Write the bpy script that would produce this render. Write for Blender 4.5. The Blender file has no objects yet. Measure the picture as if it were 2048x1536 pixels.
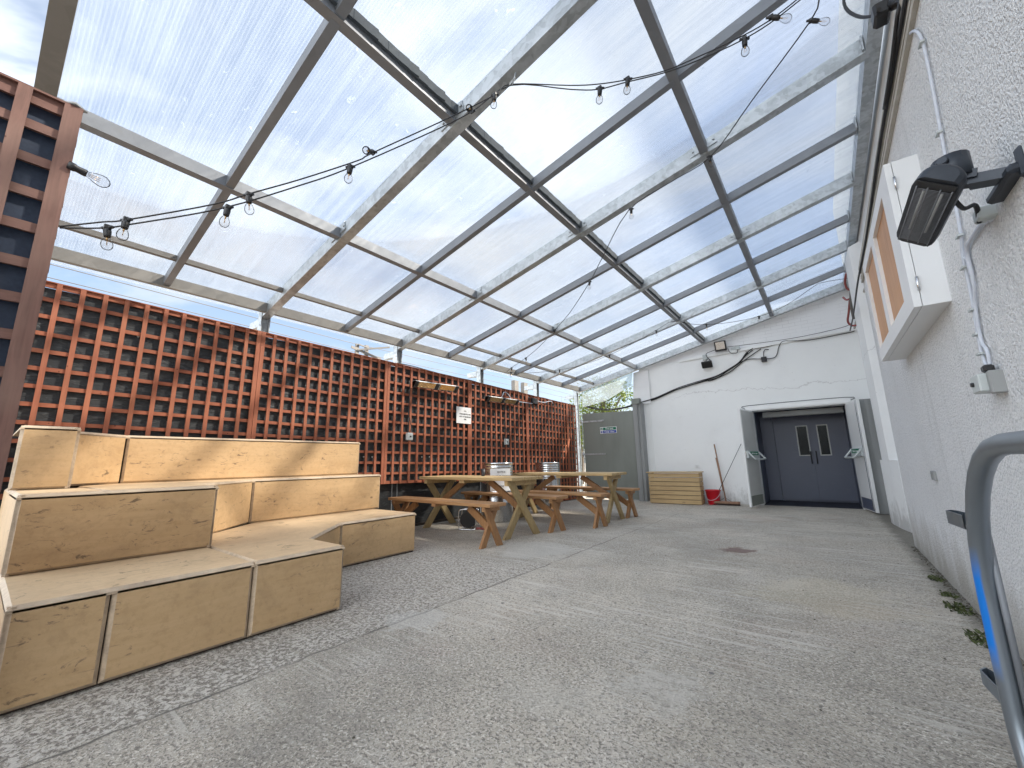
import bpy, bmesh, math, random
from mathutils import Vector, Matrix
random.seed(7)
S=bpy.context.scene
C=S.collection
R_=math.radians

# ---------------- camera ----------------
cam=bpy.data.cameras.new('camera'); camo=bpy.data.objects.new('camera',cam); C.objects.link(camo)
yaw,pit,rol=-0.6509,0.19143,-0.01784
fw=Vector((math.sin(yaw)*math.cos(pit),math.cos(yaw)*math.cos(pit),math.sin(pit)))
rt=Vector((math.cos(yaw),-math.sin(yaw),0)); up=rt.cross(fw)
r2=rt*math.cos(rol)+up*math.sin(rol); u2=-rt*math.sin(rol)+up*math.cos(rol)
M=Matrix((r2,u2,-fw)).transposed().to_4x4(); M.translation=Vector((0,0,1.0106))
camo.matrix_world=M
cam.sensor_width=36; cam.lens=803.59/2048*36; cam.clip_start=.02; cam.clip_end=2000
S.camera=camo

# ---------------- world / sky ----------------
SUN_EL=R_(43); SUN_AZ=R_(50)      # azimuth from +Y towards +X
W=bpy.data.worlds.new('World'); S.world=W; W.use_nodes=True
nt=W.node_tree; N=nt.nodes; L=nt.links; N.clear()
def nd(t,**k):
    n=N.new(t)
    for a,b in k.items(): setattr(n,a,b)
    return n
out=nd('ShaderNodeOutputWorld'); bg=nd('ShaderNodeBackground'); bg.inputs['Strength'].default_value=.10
sky=nd('ShaderNodeTexSky'); sky.sky_type='NISHITA'; sky.sun_disc=False; sky.sun_elevation=SUN_EL; sky.sun_rotation=SUN_AZ
sky.air_density=1.0; sky.dust_density=1.6
tc=nd('ShaderNodeTexCoord'); mp=nd('ShaderNodeMapping'); mp.inputs['Scale'].default_value=(1.0,1.6,3.2); mp.inputs['Rotation'].default_value=(.2,.3,.7); mp.inputs['Location'].default_value=(.3,.1,.45)
n1=nd('ShaderNodeTexNoise'); n1.inputs['Scale'].default_value=1.7; n1.inputs['Detail'].default_value=6; n1.inputs['Roughness'].default_value=.55; n1.inputs['Distortion'].default_value=.5
cr=nd('ShaderNodeValToRGB'); cr.color_ramp.elements[0].position=.41; cr.color_ramp.elements[1].position=.70
L.new(tc.outputs['Generated'],mp.inputs['Vector']); L.new(mp.outputs['Vector'],n1.inputs['Vector']); L.new(n1.outputs['Fac'],cr.inputs['Fac'])
# unseen cloud behind the camera (-Y) made brighter, as added fill light
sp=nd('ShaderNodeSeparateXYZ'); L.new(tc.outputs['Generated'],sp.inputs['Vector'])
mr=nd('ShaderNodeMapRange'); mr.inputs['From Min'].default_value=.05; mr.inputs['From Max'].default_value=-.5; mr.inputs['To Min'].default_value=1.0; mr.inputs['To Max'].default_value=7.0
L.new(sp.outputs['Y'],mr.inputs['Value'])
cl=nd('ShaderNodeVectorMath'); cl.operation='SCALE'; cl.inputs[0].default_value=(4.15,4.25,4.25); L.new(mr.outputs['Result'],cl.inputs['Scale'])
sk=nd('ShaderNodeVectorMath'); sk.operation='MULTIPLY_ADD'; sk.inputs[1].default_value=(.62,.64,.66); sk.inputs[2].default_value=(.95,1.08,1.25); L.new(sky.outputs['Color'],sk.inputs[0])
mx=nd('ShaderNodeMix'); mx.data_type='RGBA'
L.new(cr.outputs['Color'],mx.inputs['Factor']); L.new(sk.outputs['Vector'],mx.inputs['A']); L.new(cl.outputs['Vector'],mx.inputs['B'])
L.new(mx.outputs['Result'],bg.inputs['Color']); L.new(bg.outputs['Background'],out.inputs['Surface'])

# ---------------- sun ----------------
sl=bpy.data.lights.new('sun','SUN'); sl.energy=5.0; sl.angle=R_(4); sl.color=(1,.91,.78)
so=bpy.data.objects.new('sun',sl); C.objects.link(so); so.location=(6,6,12)
sd=Vector((math.sin(SUN_AZ)*math.cos(SUN_EL),math.cos(SUN_AZ)*math.cos(SUN_EL),math.sin(SUN_EL)))
so.rotation_euler=sd.to_track_quat('Z','Y').to_euler()
S.view_settings.view_transform='Standard'; S.view_settings.look='None'; S.view_settings.exposure=1.43; S.view_settings.gamma=1
try:
    S.cycles.max_bounces=10; S.cycles.transparent_max_bounces=24; S.cycles.caustics_reflective=False; S.cycles.caustics_refractive=False
    S.cycles.use_denoising=True
except Exception: pass

# ---------------- material helper ----------------
class MT:
    def __init__(s,name,base=(.5,.5,.5),rough=.6,metal=0,spec=.5):
        s.m=bpy.data.materials.new(name); s.m.use_nodes=True; s.t=s.m.node_tree; s.n=s.t.nodes; s.l=s.t.links
        s.p=s.n['Principled BSDF']; s.p.inputs['Base Color'].default_value=(*base,1); s.p.inputs['Roughness'].default_value=rough
        s.p.inputs['Metallic'].default_value=metal; s.p.inputs['Specular IOR Level'].default_value=spec
        s.tc=s.n.new('ShaderNodeTexCoord'); s.col=None; s.base=base; s.h=None
    def vec(s,scale=(1,1,1),rot=(0,0,0),loc=(0,0,0),src='Object'):
        m=s.n.new('ShaderNodeMapping'); m.inputs['Scale'].default_value=scale; m.inputs['Rotation'].default_value=rot; m.inputs['Location'].default_value=loc
        s.l.new(s.tc.outputs[src],m.inputs['Vector']); return m.outputs['Vector']
    def noise(s,scale,vec=None,detail=4,rough=.55,dist=0,kind='noise'):
        if kind=='noise':
            n=s.n.new('ShaderNodeTexNoise'); n.inputs['Detail'].default_value=detail; n.inputs['Roughness'].default_value=rough; n.inputs['Distortion'].default_value=dist
        else:
            n=s.n.new('ShaderNodeTexVoronoi'); 
            if kind=='edge': n.feature='DISTANCE_TO_EDGE'
        n.inputs['Scale'].default_value=scale
        s.l.new(vec if vec is not None else s.tc.outputs['Object'],n.inputs['Vector'])
        if kind=='noise': return n.outputs['Fac']
        if kind=='cell': return n.outputs['Color']
        return n.outputs['Distance']
    def ramp(s,f,a,b,ca=0.,cb=1.):
        m=s.n.new('ShaderNodeMapRange'); m.inputs['From Min'].default_value=a; m.inputs['From Max'].default_value=b; m.inputs['To Min'].default_value=ca; m.inputs['To Max'].default_value=cb
        s.l.new(f,m.inputs['Value']); return m.outputs['Result']
    def math(s,op,a,b=None,c=None):
        m=s.n.new('ShaderNodeMath'); m.operation=op
        for i,v in enumerate((a,b,c)):
            if v is None: continue
            if isinstance(v,(int,float)): m.inputs[i].default_value=v
            else: s.l.new(v,m.inputs[i])
        return m.outputs[0]
    def mix(s,f,colour,mode='MIX'):
        m=s.n.new('ShaderNodeMix'); m.data_type='RGBA'; m.blend_type=mode
        if isinstance(f,(int,float)): m.inputs['Factor'].default_value=f
        else: s.l.new(f,m.inputs['Factor'])
        if s.col is None: m.inputs['A'].default_value=(*s.base,1)
        else: s.l.new(s.col,m.inputs['A'])
        if isinstance(colour,tuple): m.inputs['B'].default_value=(*colour,1)
        else: s.l.new(colour,m.inputs['B'])
        s.col=m.outputs['Result']; s.l.new(s.col,s.p.inputs['Base Color']); return s
    def bump(s,f,dist=.002,strength=1.):
        b=s.n.new('ShaderNodeBump'); b.inputs['Distance'].default_value=dist; b.inputs['Strength'].default_value=strength; s.l.new(f,b.inputs['Height'])
        if s.h is not None: s.l.new(s.h,b.inputs['Normal'])
        s.h=b.outputs['Normal']; s.l.new(s.h,s.p.inputs['Normal']); return s
    def roughf(s,f): s.l.new(f,s.p.inputs['Roughness']); return s
    def sep(s,src='Object'):
        x=s.n.new('ShaderNodeSeparateXYZ'); s.l.new(s.tc.outputs[src],x.inputs['Vector']); return x.outputs

def wood(name,base,dark,axis='y',rough=.65,knots=True,amt=.6,light=None):
    m=MT(name,base,rough)
    sc={'x':(1.2,22,22),'y':(22,1.2,22),'z':(22,22,1.2)}[axis]
    v=m.vec(sc)
    g=m.noise(1.6,v,5,.6,1.2)
    m.mix(m.ramp(g,.42,.62,0,amt),dark)
    b=m.noise(1.1,None,3)
    m.mix(m.ramp(b,.35,.7,0,.45),light or tuple(min(1,c*1.35) for c in base))
    if knots:
        sk={'x':(1,4,4),'y':(4,1,4),'z':(4,4,1)}[axis]
        k=m.noise(1.9,m.vec(sk),kind='dist'); m.mix(m.ramp(k,.10,.04,0,.75),tuple(c*.45 for c in dark))
    m.bump(g,.0015,.6); return m.m

M_={}
# concrete yard
g=MT('yard_concrete',(.54,.485,.405),.72,0,.4)
X,Y,Z=g.sep()
lo=g.noise(.55,None,5,.6,.4); g.mix(g.ramp(lo,.38,.62,0,.75),(.30,.275,.235))
lo2=g.noise(2.3,None,5,.65,.6); g.mix(g.ramp(lo2,.52,.72,0,.5),(.46,.43,.395))
lo3=g.noise(1.1,g.vec(loc=(7,3,0)),4); g.mix(g.ramp(lo3,.6,.75,0,.35),(.35,.27,.235))
ag=g.noise(66,g.vec((1,1.25,1)),3,.75,.8); g.mix(g.ramp(ag,.505,.57,0,.8),(.105,.095,.082))
ag2=g.noise(74,g.vec(loc=(3,1,0)),3,.75,.6); g.mix(g.ramp(ag2,.55,.61,0,.8),(.72,.68,.61)); ag3=g.noise(15,g.vec(loc=(1,5,0)),4,.7,.5); g.mix(g.ramp(ag3,.52,.68,0,.45),(.22,.205,.185))
br=g.noise(1.0,g.vec((1.3,26,1)),4,.6,.8); nb=g.noise(.8,g.vec(loc=(1,9,0)),2)
g.mix(g.math('MULTIPLY',g.ramp(br,.5,.66,0,.42),g.ramp(nb,.40,.56)),(.58,.555,.51))
st=g.noise(9,None,kind='dist'); sr=g.noise(9,None,kind='cell')
srx=g.n.new('ShaderNodeSeparateColor'); g.l.new(sr,srx.inputs['Color'])
g.mix(g.math('MULTIPLY',g.ramp(g.math('ADD',st,g.math('MULTIPLY',g.noise(45,None,3),.12)),.19,.15),g.math('GREATER_THAN',srx.outputs[0],.90)),(.13,.125,.12))
g.mix(g.math('MULTIPLY',g.ramp(st,.07,.05),g.math('LESS_THAN',srx.outputs[0],.05)),(.75,.74,.7))
v1=g.noise(.8,g.vec(loc=(11,2,0)),5,.65,.8); g.mix(g.ramp(v1,.50,.72,0,.42),(.17,.155,.13))
v2=g.noise(1.5,g.vec((1,1,1),loc=(2,17,0)),5,.6,.6); g.mix(g.ramp(v2,.56,.72,0,.35),(.56,.53,.47))
v3=g.noise(.7,g.vec(loc=(5,21,0)),4,.6); g.mix(g.ramp(v3,.56,.72,0,.25),(.36,.25,.19))
g.mix(g.math('MULTIPLY',g.ramp(br,.54,.64,0,.40),g.ramp(nb,.42,.56)),(.62,.59,.53))
# coarse exposed aggregate left of the joint, near the seating
wob=g.noise(3.5,None,4); xw=g.math('ADD',X,g.math('MULTIPLY',g.math('SUBTRACT',wob,.5),.10))
left=g.ramp(xw,-2.36,-2.34,1,0); ne=g.ramp(g.math('ADD',Y,g.math('MULTIPLY',wob,1.2)),3.9,4.2,1,0)
cm=g.math('MULTIPLY',left,ne)
ca=g.noise(44,None,4,.75,1.0); g.mix(g.math('MULTIPLY',cm,g.ramp(ca,.49,.54,0,.75)),(.13,.11,.095))
cb=g.noise(38,g.vec(loc=(5,5,5)),3,.7,.5); g.mix(g.math('MULTIPLY',cm,g.ramp(cb,.50,.56,0,.75)),(.62,.585,.53))
# the joint itself
jn=g.math('ABSOLUTE',g.math('ADD',xw,2.335)); g.mix(g.math('MULTIPLY',g.math('MULTIPLY',g.ramp(jn,.011,.003,0,.9),g.ramp(Y,9,3.5,.25,1)),g.ramp(g.noise(2.2,None,4),.36,.5)),(.10,.09,.08))
# stain, pale patch
def blob(cx,cy,r,w=.5,sc=4):
    dx=g.math('SUBTRACT',X,cx); dy=g.math('SUBTRACT',Y,cy)
    d=g.math('SQRT',g.math('ADD',g.math('MULTIPLY',dx,dx),g.math('MULTIPLY',dy,dy)))
    nn=g.noise(sc,None,5,.65); return g.ramp(g.math('ADD',d,g.math('MULTIPLY',g.math('SUBTRACT',nn,.5),w)),r,r*.75)
g.mix(g.math('MULTIPLY',blob(-.92,5.28,.17,.5,5),.75),(.13,.065,.055))
g.mix(g.math('MULTIPLY',blob(-.74,2.02,.2,.8,7),g.ramp(ag3,.4,.6,.6,.2)),(.52,.495,.45))
g.mix(g.math('MULTIPLY',blob(-2.3,1.9,.22,.9,4),.35),(.56,.55,.52))
g.mix(g.math('MULTIPLY',blob(-2.9,4.15,.5,1.2,2),.5),(.47,.455,.42))
g.mix(g.math('MULTIPLY',blob(-.1,3.9,.5,1.2,2),.22),(.50,.44,.30))
# dirt along the right wall foot
ed=g.ramp(g.math('ADD',X,g.math('MULTIPLY',wob,.16)),.60,.70); g.mix(g.math('MULTIPLY',ed,.7),(.11,.105,.085))
g.bump(g.math('ADD',ag,g.math('MULTIPLY',ag2,.6)),.006,.7); g.bump(g.math('MULTIPLY',ca,cm),.010,.8); g.bump(g.ramp(jn,.03,.0,1,0),.01,.6); g.bump(br,.003,.5)
M_['ground']=g.m
# white render (rough pebble dash)
m=MT('pebbledash_white',(.90,.91,.92),.85,0,.3)
a=m.noise(72,m.vec((1,1,1)),3,.65,.3); b=m.noise(75,None,kind='dist'); c=m.noise(.9,None,4)
m.mix(m.ramp(a,.36,.48,.50,0),(.50,.53,.56)); m.mix(m.ramp(c,.5,.75,0,.25),(.70,.71,.70))
Xs=m.sep(); zz=m.math('ADD',Xs[2],m.math('MULTIPLY',m.noise(5,m.vec((1,1,.4)),5,.7),-.7)); m.mix(m.ramp(zz,.10,-.30,0,.8),(.38,.36,.31))
stk=m.noise(1.0,m.vec((1,9,.45)),5,.7); m.mix(m.ramp(stk,.56,.72,0,.3),(.55,.56,.56))
sp_=m.noise(26,None,kind='dist'); m.mix(m.math('MULTIPLY',m.ramp(sp_,.10,.05,0,.6),m.ramp(m.noise(2,None,3),.5,.6)),(.35,.34,.33))
m.bump(m.math('SUBTRACT',a,m.math('MULTIPLY',b,.35)),.020,1.0); M_['dash']=m.m
# smooth white painted wall
m=MT('painted_wall_white',(.87,.885,.885),.7,0,.35)
c=m.noise(1.3,None,5,.6); m.mix(m.ramp(c,.5,.72,0,.3),(.74,.745,.75)); c2=m.noise(7,None,5,.7); m.mix(m.ramp(c2,.62,.72,0,.3),(.66,.66,.65))
Xs=m.sep(); zz=m.math('ADD',Xs[2],m.math('MULTIPLY',m.noise(6,m.vec((1,1,.5)),5,.75),-1.3)); m.mix(m.ramp(zz,-.30,-.62,0,.6),(.36,.35,.33))
sp_=m.noise(9,None,kind='dist'); m.mix(m.ramp(sp_,.045,.025,0,.7),(.3,.29,.28))
zz=m.math('ADD',Xs[2],m.math('MULTIPLY',m.noise(1.1,m.vec((1,1,1)),5,.7,.6),.55))
m.mix(m.math('MULTIPLY',m.ramp(m.math('ABSOLUTE',m.math('SUBTRACT',zz,2.82)),.012,.003,0,.45),m.ramp(Xs[0],-1.6,-.9)),(.45,.44,.44))
m.bump(m.noise(70,None,3),.003,.5); m.bump(m.noise(8,None,3),.01,.35); M_['wall']=m.m
# painted brick (upper end wall)
m=MT('painted_brick_white',(.83,.84,.855),.7,0,.35)
bt=m.n.new('ShaderNodeTexBrick'); bt.inputs['Scale'].default_value=1; bt.inputs['Brick Width'].default_value=.225; bt.inputs['Row Height'].default_value=.075; bt.inputs['Mortar Size'].default_value=.006; bt.inputs['Mortar Smooth'].default_value=.4
sx=m.sep(); cx=m.n.new('ShaderNodeCombineXYZ'); m.l.new(sx[0],cx.inputs[0]); m.l.new(sx[2],cx.inputs[1]); m.l.new(cx.outputs[0],bt.inputs['Vector'])
m.mix(m.math('MULTIPLY',bt.outputs['Fac'],m.ramp(m.noise(2.2,None,4),.42,.62,0,.5)),(.55,.56,.58)); m.bump(bt.outputs['Fac'],.004,-.6); m.bump(m.noise(40,None,3),.003,.4); M_['brick']=m.m
# steel
def steel(name,base,rough,metal,amt,sc=9):
    m=MT(name,base,rough,metal); v=m.noise(sc,None,kind='cell'); s=m.n.new('ShaderNodeSeparateColor'); m.l.new(v,s.inputs['Color'])
    m.mix(m.ramp(s.outputs[0],.2,.9,0,amt),tuple(c*.6 for c in base)); n=m.noise(3.2,None,6,.7,.5); m.mix(m.ramp(n,.5,.68,0,amt),tuple(min(1,c*1.5) for c in base))
    n2=m.noise(6,m.vec(loc=(4,2,1)),5,.7); m.mix(m.ramp(n2,.62,.72,0,amt*.8),(.22,.21,.17)); m.roughf(m.ramp(n,.3,.7,rough-.1,rough+.15)); return m.m
M_['galv']=steel('galvanised_steel',(.47,.50,.52),.42,.55,.65,26)
M_['grey']=steel('grey_primed_steel',(.23,.245,.27),.5,.25,.25,5)
M_['beige']=steel('weathered_flat_beam',(.23,.22,.205),.75,.0,.35,5)
M_['foam']=MT('weathered_foam',(.09,.105,.12),.9).m
M_['rail']=steel('dark_glazing_rail',(.17,.16,.15),.6,.1,.3)
M_['tube']=steel('galvanised_tube',(.24,.28,.32),.4,.85,.35,30)
M_['barrel']=MT('stainless_barrel',(.62,.64,.66),.22,1).m
# stained trellis
def stain(name,base,axis):
    m=MT(name,base,.6,0,.4); sc={'y':(30,2,30),'z':(30,30,2)}[axis]; v=m.noise(1.5,m.vec(sc),5,.65,1)
    m.mix(m.ramp(v,.4,.65,0,.55),tuple(c*.55 for c in base)); n=m.noise(2.1,None,4,.6); m.mix(m.ramp(n,.45,.7,0,.55),(base[0]*1.25,base[1]*1.5,base[2]*1.5))
    k=m.noise(11,None,kind='dist'); m.mix(m.ramp(k,.09,.05,0,.8),(.09,.025,.015)); m.bump(v,.001,.6); return m.m
M_['lath_v']=stain('stained_lath_upright',(.34,.11,.058),'z'); M_['lath_h']=stain('stained_lath_cross',(.31,.095,.048),'y')
M_['lath_n']=stain('stained_lath_dull',(.22,.115,.09),'z'); M_['lath_n2']=stain('stained_lath_dull_cross',(.20,.10,.078),'y')
m=MT('black_membrane',(.028,.030,.032),.5,0,.5); v=m.noise(2.2,m.vec((1,3,9),(.5,0,0)),3,.6,1.5); m.mix(m.ramp(v,.55,.62,0,.5),(.075,.078,.08)); m.bump(v,.01,.6); M_['membrane']=m.m
m=MT('navy_board',(.018,.03,.06),.6); m.mix(m.ramp(m.noise(60,None,3),.4,.7,0,.5),(.03,.05,.09)); M_['navy']=m.m
# birch plywood
def ply(name,base,axis='y'):
    m=MT(name,base,.45,0,.4); sc={'y':(14,1.5,14),'z':(14,14,1.5)}[axis]; v=m.noise(1.3,m.vec(sc),5,.6,1.2)
    m.mix(m.ramp(v,.4,.65,0,.35),(base[0]*.78,base[1]*.72,base[2]*.62)); n=m.noise(1.6,None,5,.65,.5); m.mix(m.ramp(n,.5,.75,0,.5),(base[0]*.7,base[1]*.66,base[2]*.6))
    f=m.noise(30,None,4,.7); m.mix(m.ramp(f,.5,.68,0,.3),(base[0]*.6,base[1]*.55,base[2]*.48)); gz=m.noise(3.2,m.vec(loc=(9,4,1)),6,.7,.8); m.mix(m.ramp(gz,.5,.66,0,.28),(base[0]*.52,base[1]*.5,base[2]*.5))
    s=m.noise(7,m.vec((1,1,2.6),(.6,.2,.1)),6,.75,1.5); s2=m.noise(1.4,m.vec(loc=(2,2,2)),3); m.mix(m.math('MULTIPLY',m.ramp(s,.585,.66,0,.85),m.ramp(s2,.38,.5)),(.14,.095,.06))
    k=m.noise(2.6,m.vec((1,1,1.6)),kind='dist'); m.mix(m.ramp(k,.075,.03,0,.8),(.15,.09,.05))
    m.bump(f,.0006,.4); return m.m
M_['ply']=ply('birch_ply_face',(.60,.41,.225)); M_['plytop']=ply('birch_ply_seat',(.64,.475,.30))
m=MT('birch_ply_edge',(.60,.47,.33),.6); n=m.noise(18,m.vec((1,.25,1)),5,.7,1); m.mix(m.ramp(n,.4,.65,0,.7),(.40,.30,.21)); n=m.noise(4,None,5,.7); m.mix(m.ramp(n,.5,.66,0,.5),(.27,.20,.15)); M_['plyedge']=m.m
m=MT('dark_plinth',(.06,.045,.035),.7); M_['plinth']=m.m
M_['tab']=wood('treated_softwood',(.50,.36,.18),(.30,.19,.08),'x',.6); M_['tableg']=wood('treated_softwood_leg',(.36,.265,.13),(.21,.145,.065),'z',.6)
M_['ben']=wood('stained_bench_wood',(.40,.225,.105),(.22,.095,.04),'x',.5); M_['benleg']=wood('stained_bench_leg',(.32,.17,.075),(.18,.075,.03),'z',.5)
M_['plank']=wood('planter_board',(.50,.36,.19),(.33,.21,.09),'x',.7)
M_['veneer']=wood('cabinet_veneer',(.56,.30,.15),(.40,.19,.08),'z',.5,False)
m=MT('white_gloss_paint',(.82,.83,.83),.35); m.mix(m.ramp(m.noise(3,None,4),.55,.75,0,.2),(.7,.7,.69)); M_['white']=m.m
m=MT('cabinet_white',(.80,.81,.82),.5); m.mix(m.ramp(m.noise(2.5,None,5),.5,.75,0,.15),(.68,.68,.67)); M_['cab']=m.m
m=MT('door_grey_face',(.56,.57,.56),.5); m.mix(m.ramp(m.noise(2,None,5),.5,.7,0,.3),(.38,.385,.375)); M_['doorgrey']=m.m
m=MT('gate_grey',(.23,.25,.225),.55); m.mix(m.ramp(m.noise(1.5,m.vec((1.4,1,.3)),4),.45,.65,0,.5),(.15,.158,.145)); m.bump(m.noise(3,None,2),.004,.3); M_['gate']=m.m
m=MT('navy_door_paint',(.085,.10,.15),.42); m.mix(m.ramp(m.noise(2,None,5),.45,.7,0,.5),(.10,.11,.165)); sc_=m.noise(5,m.vec((1,1,6)),5,.7); m.mix(m.ramp(sc_,.62,.7,0,.3),(.18,.18,.2)); M_['navydoor']=m.m
M_['lobby']=MT('lobby_dark',(.02,.022,.035),.7).m
M_['black']=MT('black_plastic',(.018,.018,.02),.4).m
m=MT('black_heater_metal',(.035,.042,.055),.42,.3); m.mix(m.ramp(m.noise(14,None,4),.45,.7,0,.4),(.06,.07,.085)); M_['heater']=m.m
M_['chrome']=MT('bright_chrome',(.75,.76,.78),.25,1).m
M_['cable']=MT('black_cable',(.02,.02,.022),.5).m
m=MT('white_cable',(.62,.66,.74),.5); m.mix(m.ramp(m.noise(20,None,3),.5,.7,0,.3),(.4,.42,.47)); M_['wcable']=m.m
m=MT('cream_trunking',(.45,.42,.36),.6); m.mix(m.ramp(m.noise(9,None,5,.7),.48,.68,0,.5),(.62,.60,.55)); M_['trunk']=m.m
M_['plastic']=MT('pale_grey_plastic',(.52,.56,.56),.45).m
M_['red']=MT('red_bucket_plastic',(.55,.008,.02),.35).m
M_['redhose']=MT('faded_red_hose',(.30,.075,.07),.6).m
M_['orange']=MT('heater_reflector',(.65,.42,.2),.25,.9).m
M_['bristle']=MT('dark_bristle',(.05,.035,.03),.9).m
M_['stick']=wood('broom_stick_wood',(.28,.16,.10),(.16,.08,.05),'z',.6,False)
M_['green']=MT('sign_green',(.0,.16,.08),.5).m; M_['blue']=MT('sign_blue',(.01,.05,.35),.5).m; M_['sign']=MT('sign_white',(.82,.83,.83),.4).m; M_['ink']=MT('black_ink',(.015,.015,.015),.6).m
M_['dark']=MT('soot_black',(.01,.01,.01),.8).m
m=MT('grey_cladding',(.28,.29,.29),.5); m.mix(m.ramp(m.noise(2,m.vec((1,1,.3)),5),.45,.7,0,.5),(.36,.37,.37)); M_['clad']=m.m
# polycarbonate sheet
def polyc(name,tint=(.955,.965,.975),fac=.10):
    m=bpy.data.materials.new(name); m.use_nodes=True; t=m.node_tree; n=t.nodes; l=t.links; n.clear()
    o=n.new('ShaderNodeOutputMaterial'); tr=n.new('ShaderNodeBsdfTransparent'); tl=n.new('ShaderNodeBsdfTranslucent'); gl=n.new('ShaderNodeBsdfGlossy'); gl.inputs['Roughness'].default_value=.25
    tl.inputs['Color'].default_value=(.50,.55,.62,1)
    tc=n.new('ShaderNodeTexCoord'); sx=n.new('ShaderNodeSeparateXYZ'); l.new(tc.outputs['Object'],sx.inputs[0])
    w=n.new('ShaderNodeMath'); w.operation='MULTIPLY'; w.inputs[1].default_value=2*math.pi/.020; l.new(sx.outputs[1],w.inputs[0])
    s=n.new('ShaderNodeMath'); s.operation='SINE'; l.new(w.outputs[0],s.inputs[0])
    ab=n.new('ShaderNodeMapRange'); ab.inputs['From Min'].default_value=.3; ab.inputs['From Max'].default_value=1; ab.inputs['To Min'].default_value=0; ab.inputs['To Max'].default_value=.09; l.new(s.outputs[0],ab.inputs['Value'])
    mp=n.new('ShaderNodeMapping'); mp.inputs['Scale'].default_value=(.55,14,1); l.new(tc.outputs['Object'],mp.inputs[0])
    st=n.new('ShaderNodeTexNoise'); st.inputs['Scale'].default_value=1.4; st.inputs['Detail'].default_value=5; st.inputs['Roughness'].default_value=.65; l.new(mp.outputs[0],st.inputs['Vector'])
    sr=n.new('ShaderNodeMapRange'); sr.inputs['From Min'].default_value=.42; sr.inputs['From Max'].default_value=.7; sr.inputs['To Min'].default_value=0; sr.inputs['To Max'].default_value=.13; l.new(st.outputs['Fac'],sr.inputs['Value'])
    bl=n.new('ShaderNodeTexNoise'); bl.inputs['Scale'].default_value=1.3; bl.inputs['Detail'].default_value=5; l.new(tc.outputs['Object'],bl.inputs['Vector'])
    b2=n.new('ShaderNodeMapRange'); b2.inputs['From Min'].default_value=.45; b2.inputs['From Max'].default_value=.75; b2.inputs['To Min'].default_value=0; b2.inputs['To Max'].default_value=.12; l.new(bl.outputs['Fac'],b2.inputs['Value'])
    # small spots of dirt and scraped marks
    sm=n.new('ShaderNodeTexNoise'); sm.inputs['Scale'].default_value=11; sm.inputs['Detail'].default_value=6; sm.inputs['Roughness'].default_value=.75; sm.inputs['Distortion'].default_value=1.2; l.new(tc.outputs['Object'],sm.inputs['Vector'])
    s2=n.new('ShaderNodeMapRange'); s2.inputs['From Min'].default_value=.63; s2.inputs['From Max'].default_value=.70; s2.inputs['To Min'].default_value=0; s2.inputs['To Max'].default_value=.45; l.new(sm.outputs['Fac'],s2.inputs['Value'])
    def add(a,b):
        x=n.new('ShaderNodeMath'); x.operation='ADD'; x.use_clamp=True; l.new(a,x.inputs[0]); l.new(b,x.inputs[1]); return x.outputs[0]
    tot=add(add(add(ab.outputs[0],sr.outputs[0]),b2.outputs[0]),s2.outputs[0])
    fa=n.new('ShaderNodeMath'); fa.operation='ADD'; fa.inputs[1].default_value=fac; fa.use_clamp=True; l.new(tot,fa.inputs[0])
    tc_=n.new('ShaderNodeMix'); tc_.data_type='RGBA'; tc_.inputs['A'].default_value=(*tint,1); tc_.inputs['B'].default_value=(.74,.78,.84,1); l.new(tot,tc_.inputs['Factor']); l.new(tc_.outputs['Result'],tr.inputs['Color'])
    m1=n.new('ShaderNodeMixShader'); l.new(fa.outputs[0],m1.inputs[0]); l.new(tr.outputs[0],m1.inputs[1]); l.new(tl.outputs[0],m1.inputs[2])
    fr=n.new('ShaderNodeFresnel'); fr.inputs['IOR'].default_value=1.3; fm=n.new('ShaderNodeMath'); fm.operation='MULTIPLY'; fm.inputs[1].default_value=.4; l.new(fr.outputs[0],fm.inputs[0])
    m2=n.new('ShaderNodeMixShader'); l.new(fm.outputs[0],m2.inputs[0]); l.new(m1.outputs[0],m2.inputs[1]); l.new(gl.outputs[0],m2.inputs[2]); l.new(m2.outputs[0],o.inputs['Surface'])
    return m
M_['poly']=polyc('twinwall_polycarbonate'); M_['film']=polyc('clear_film',(.90,.94,.92),.2)
def glassy(name,tint):
    m=bpy.data.materials.new(name); m.use_nodes=True; t=m.node_tree; n=t.nodes; l=t.links; n.clear()
    o=n.new('ShaderNodeOutputMaterial'); tr=n.new('ShaderNodeBsdfTransparent'); tr.inputs[0].default_value=(*tint,1); gl=n.new('ShaderNodeBsdfGlossy'); gl.inputs['Roughness'].default_value=.08
    lw=n.new('ShaderNodeLayerWeight'); lw.inputs[0].default_value=.13; x=n.new('ShaderNodeMixShader'); l.new(lw.outputs['Fresnel'],x.inputs[0]); l.new(tr.outputs[0],x.inputs[1]); l.new(gl.outputs[0],x.inputs[2]); l.new(x.outputs[0],o.inputs['Surface']); return m
M_['bulb']=glassy('bulb_glass',(.93,.93,.93)); M_['pane']=glassy('window_glass',(.35,.4,.42))

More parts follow.
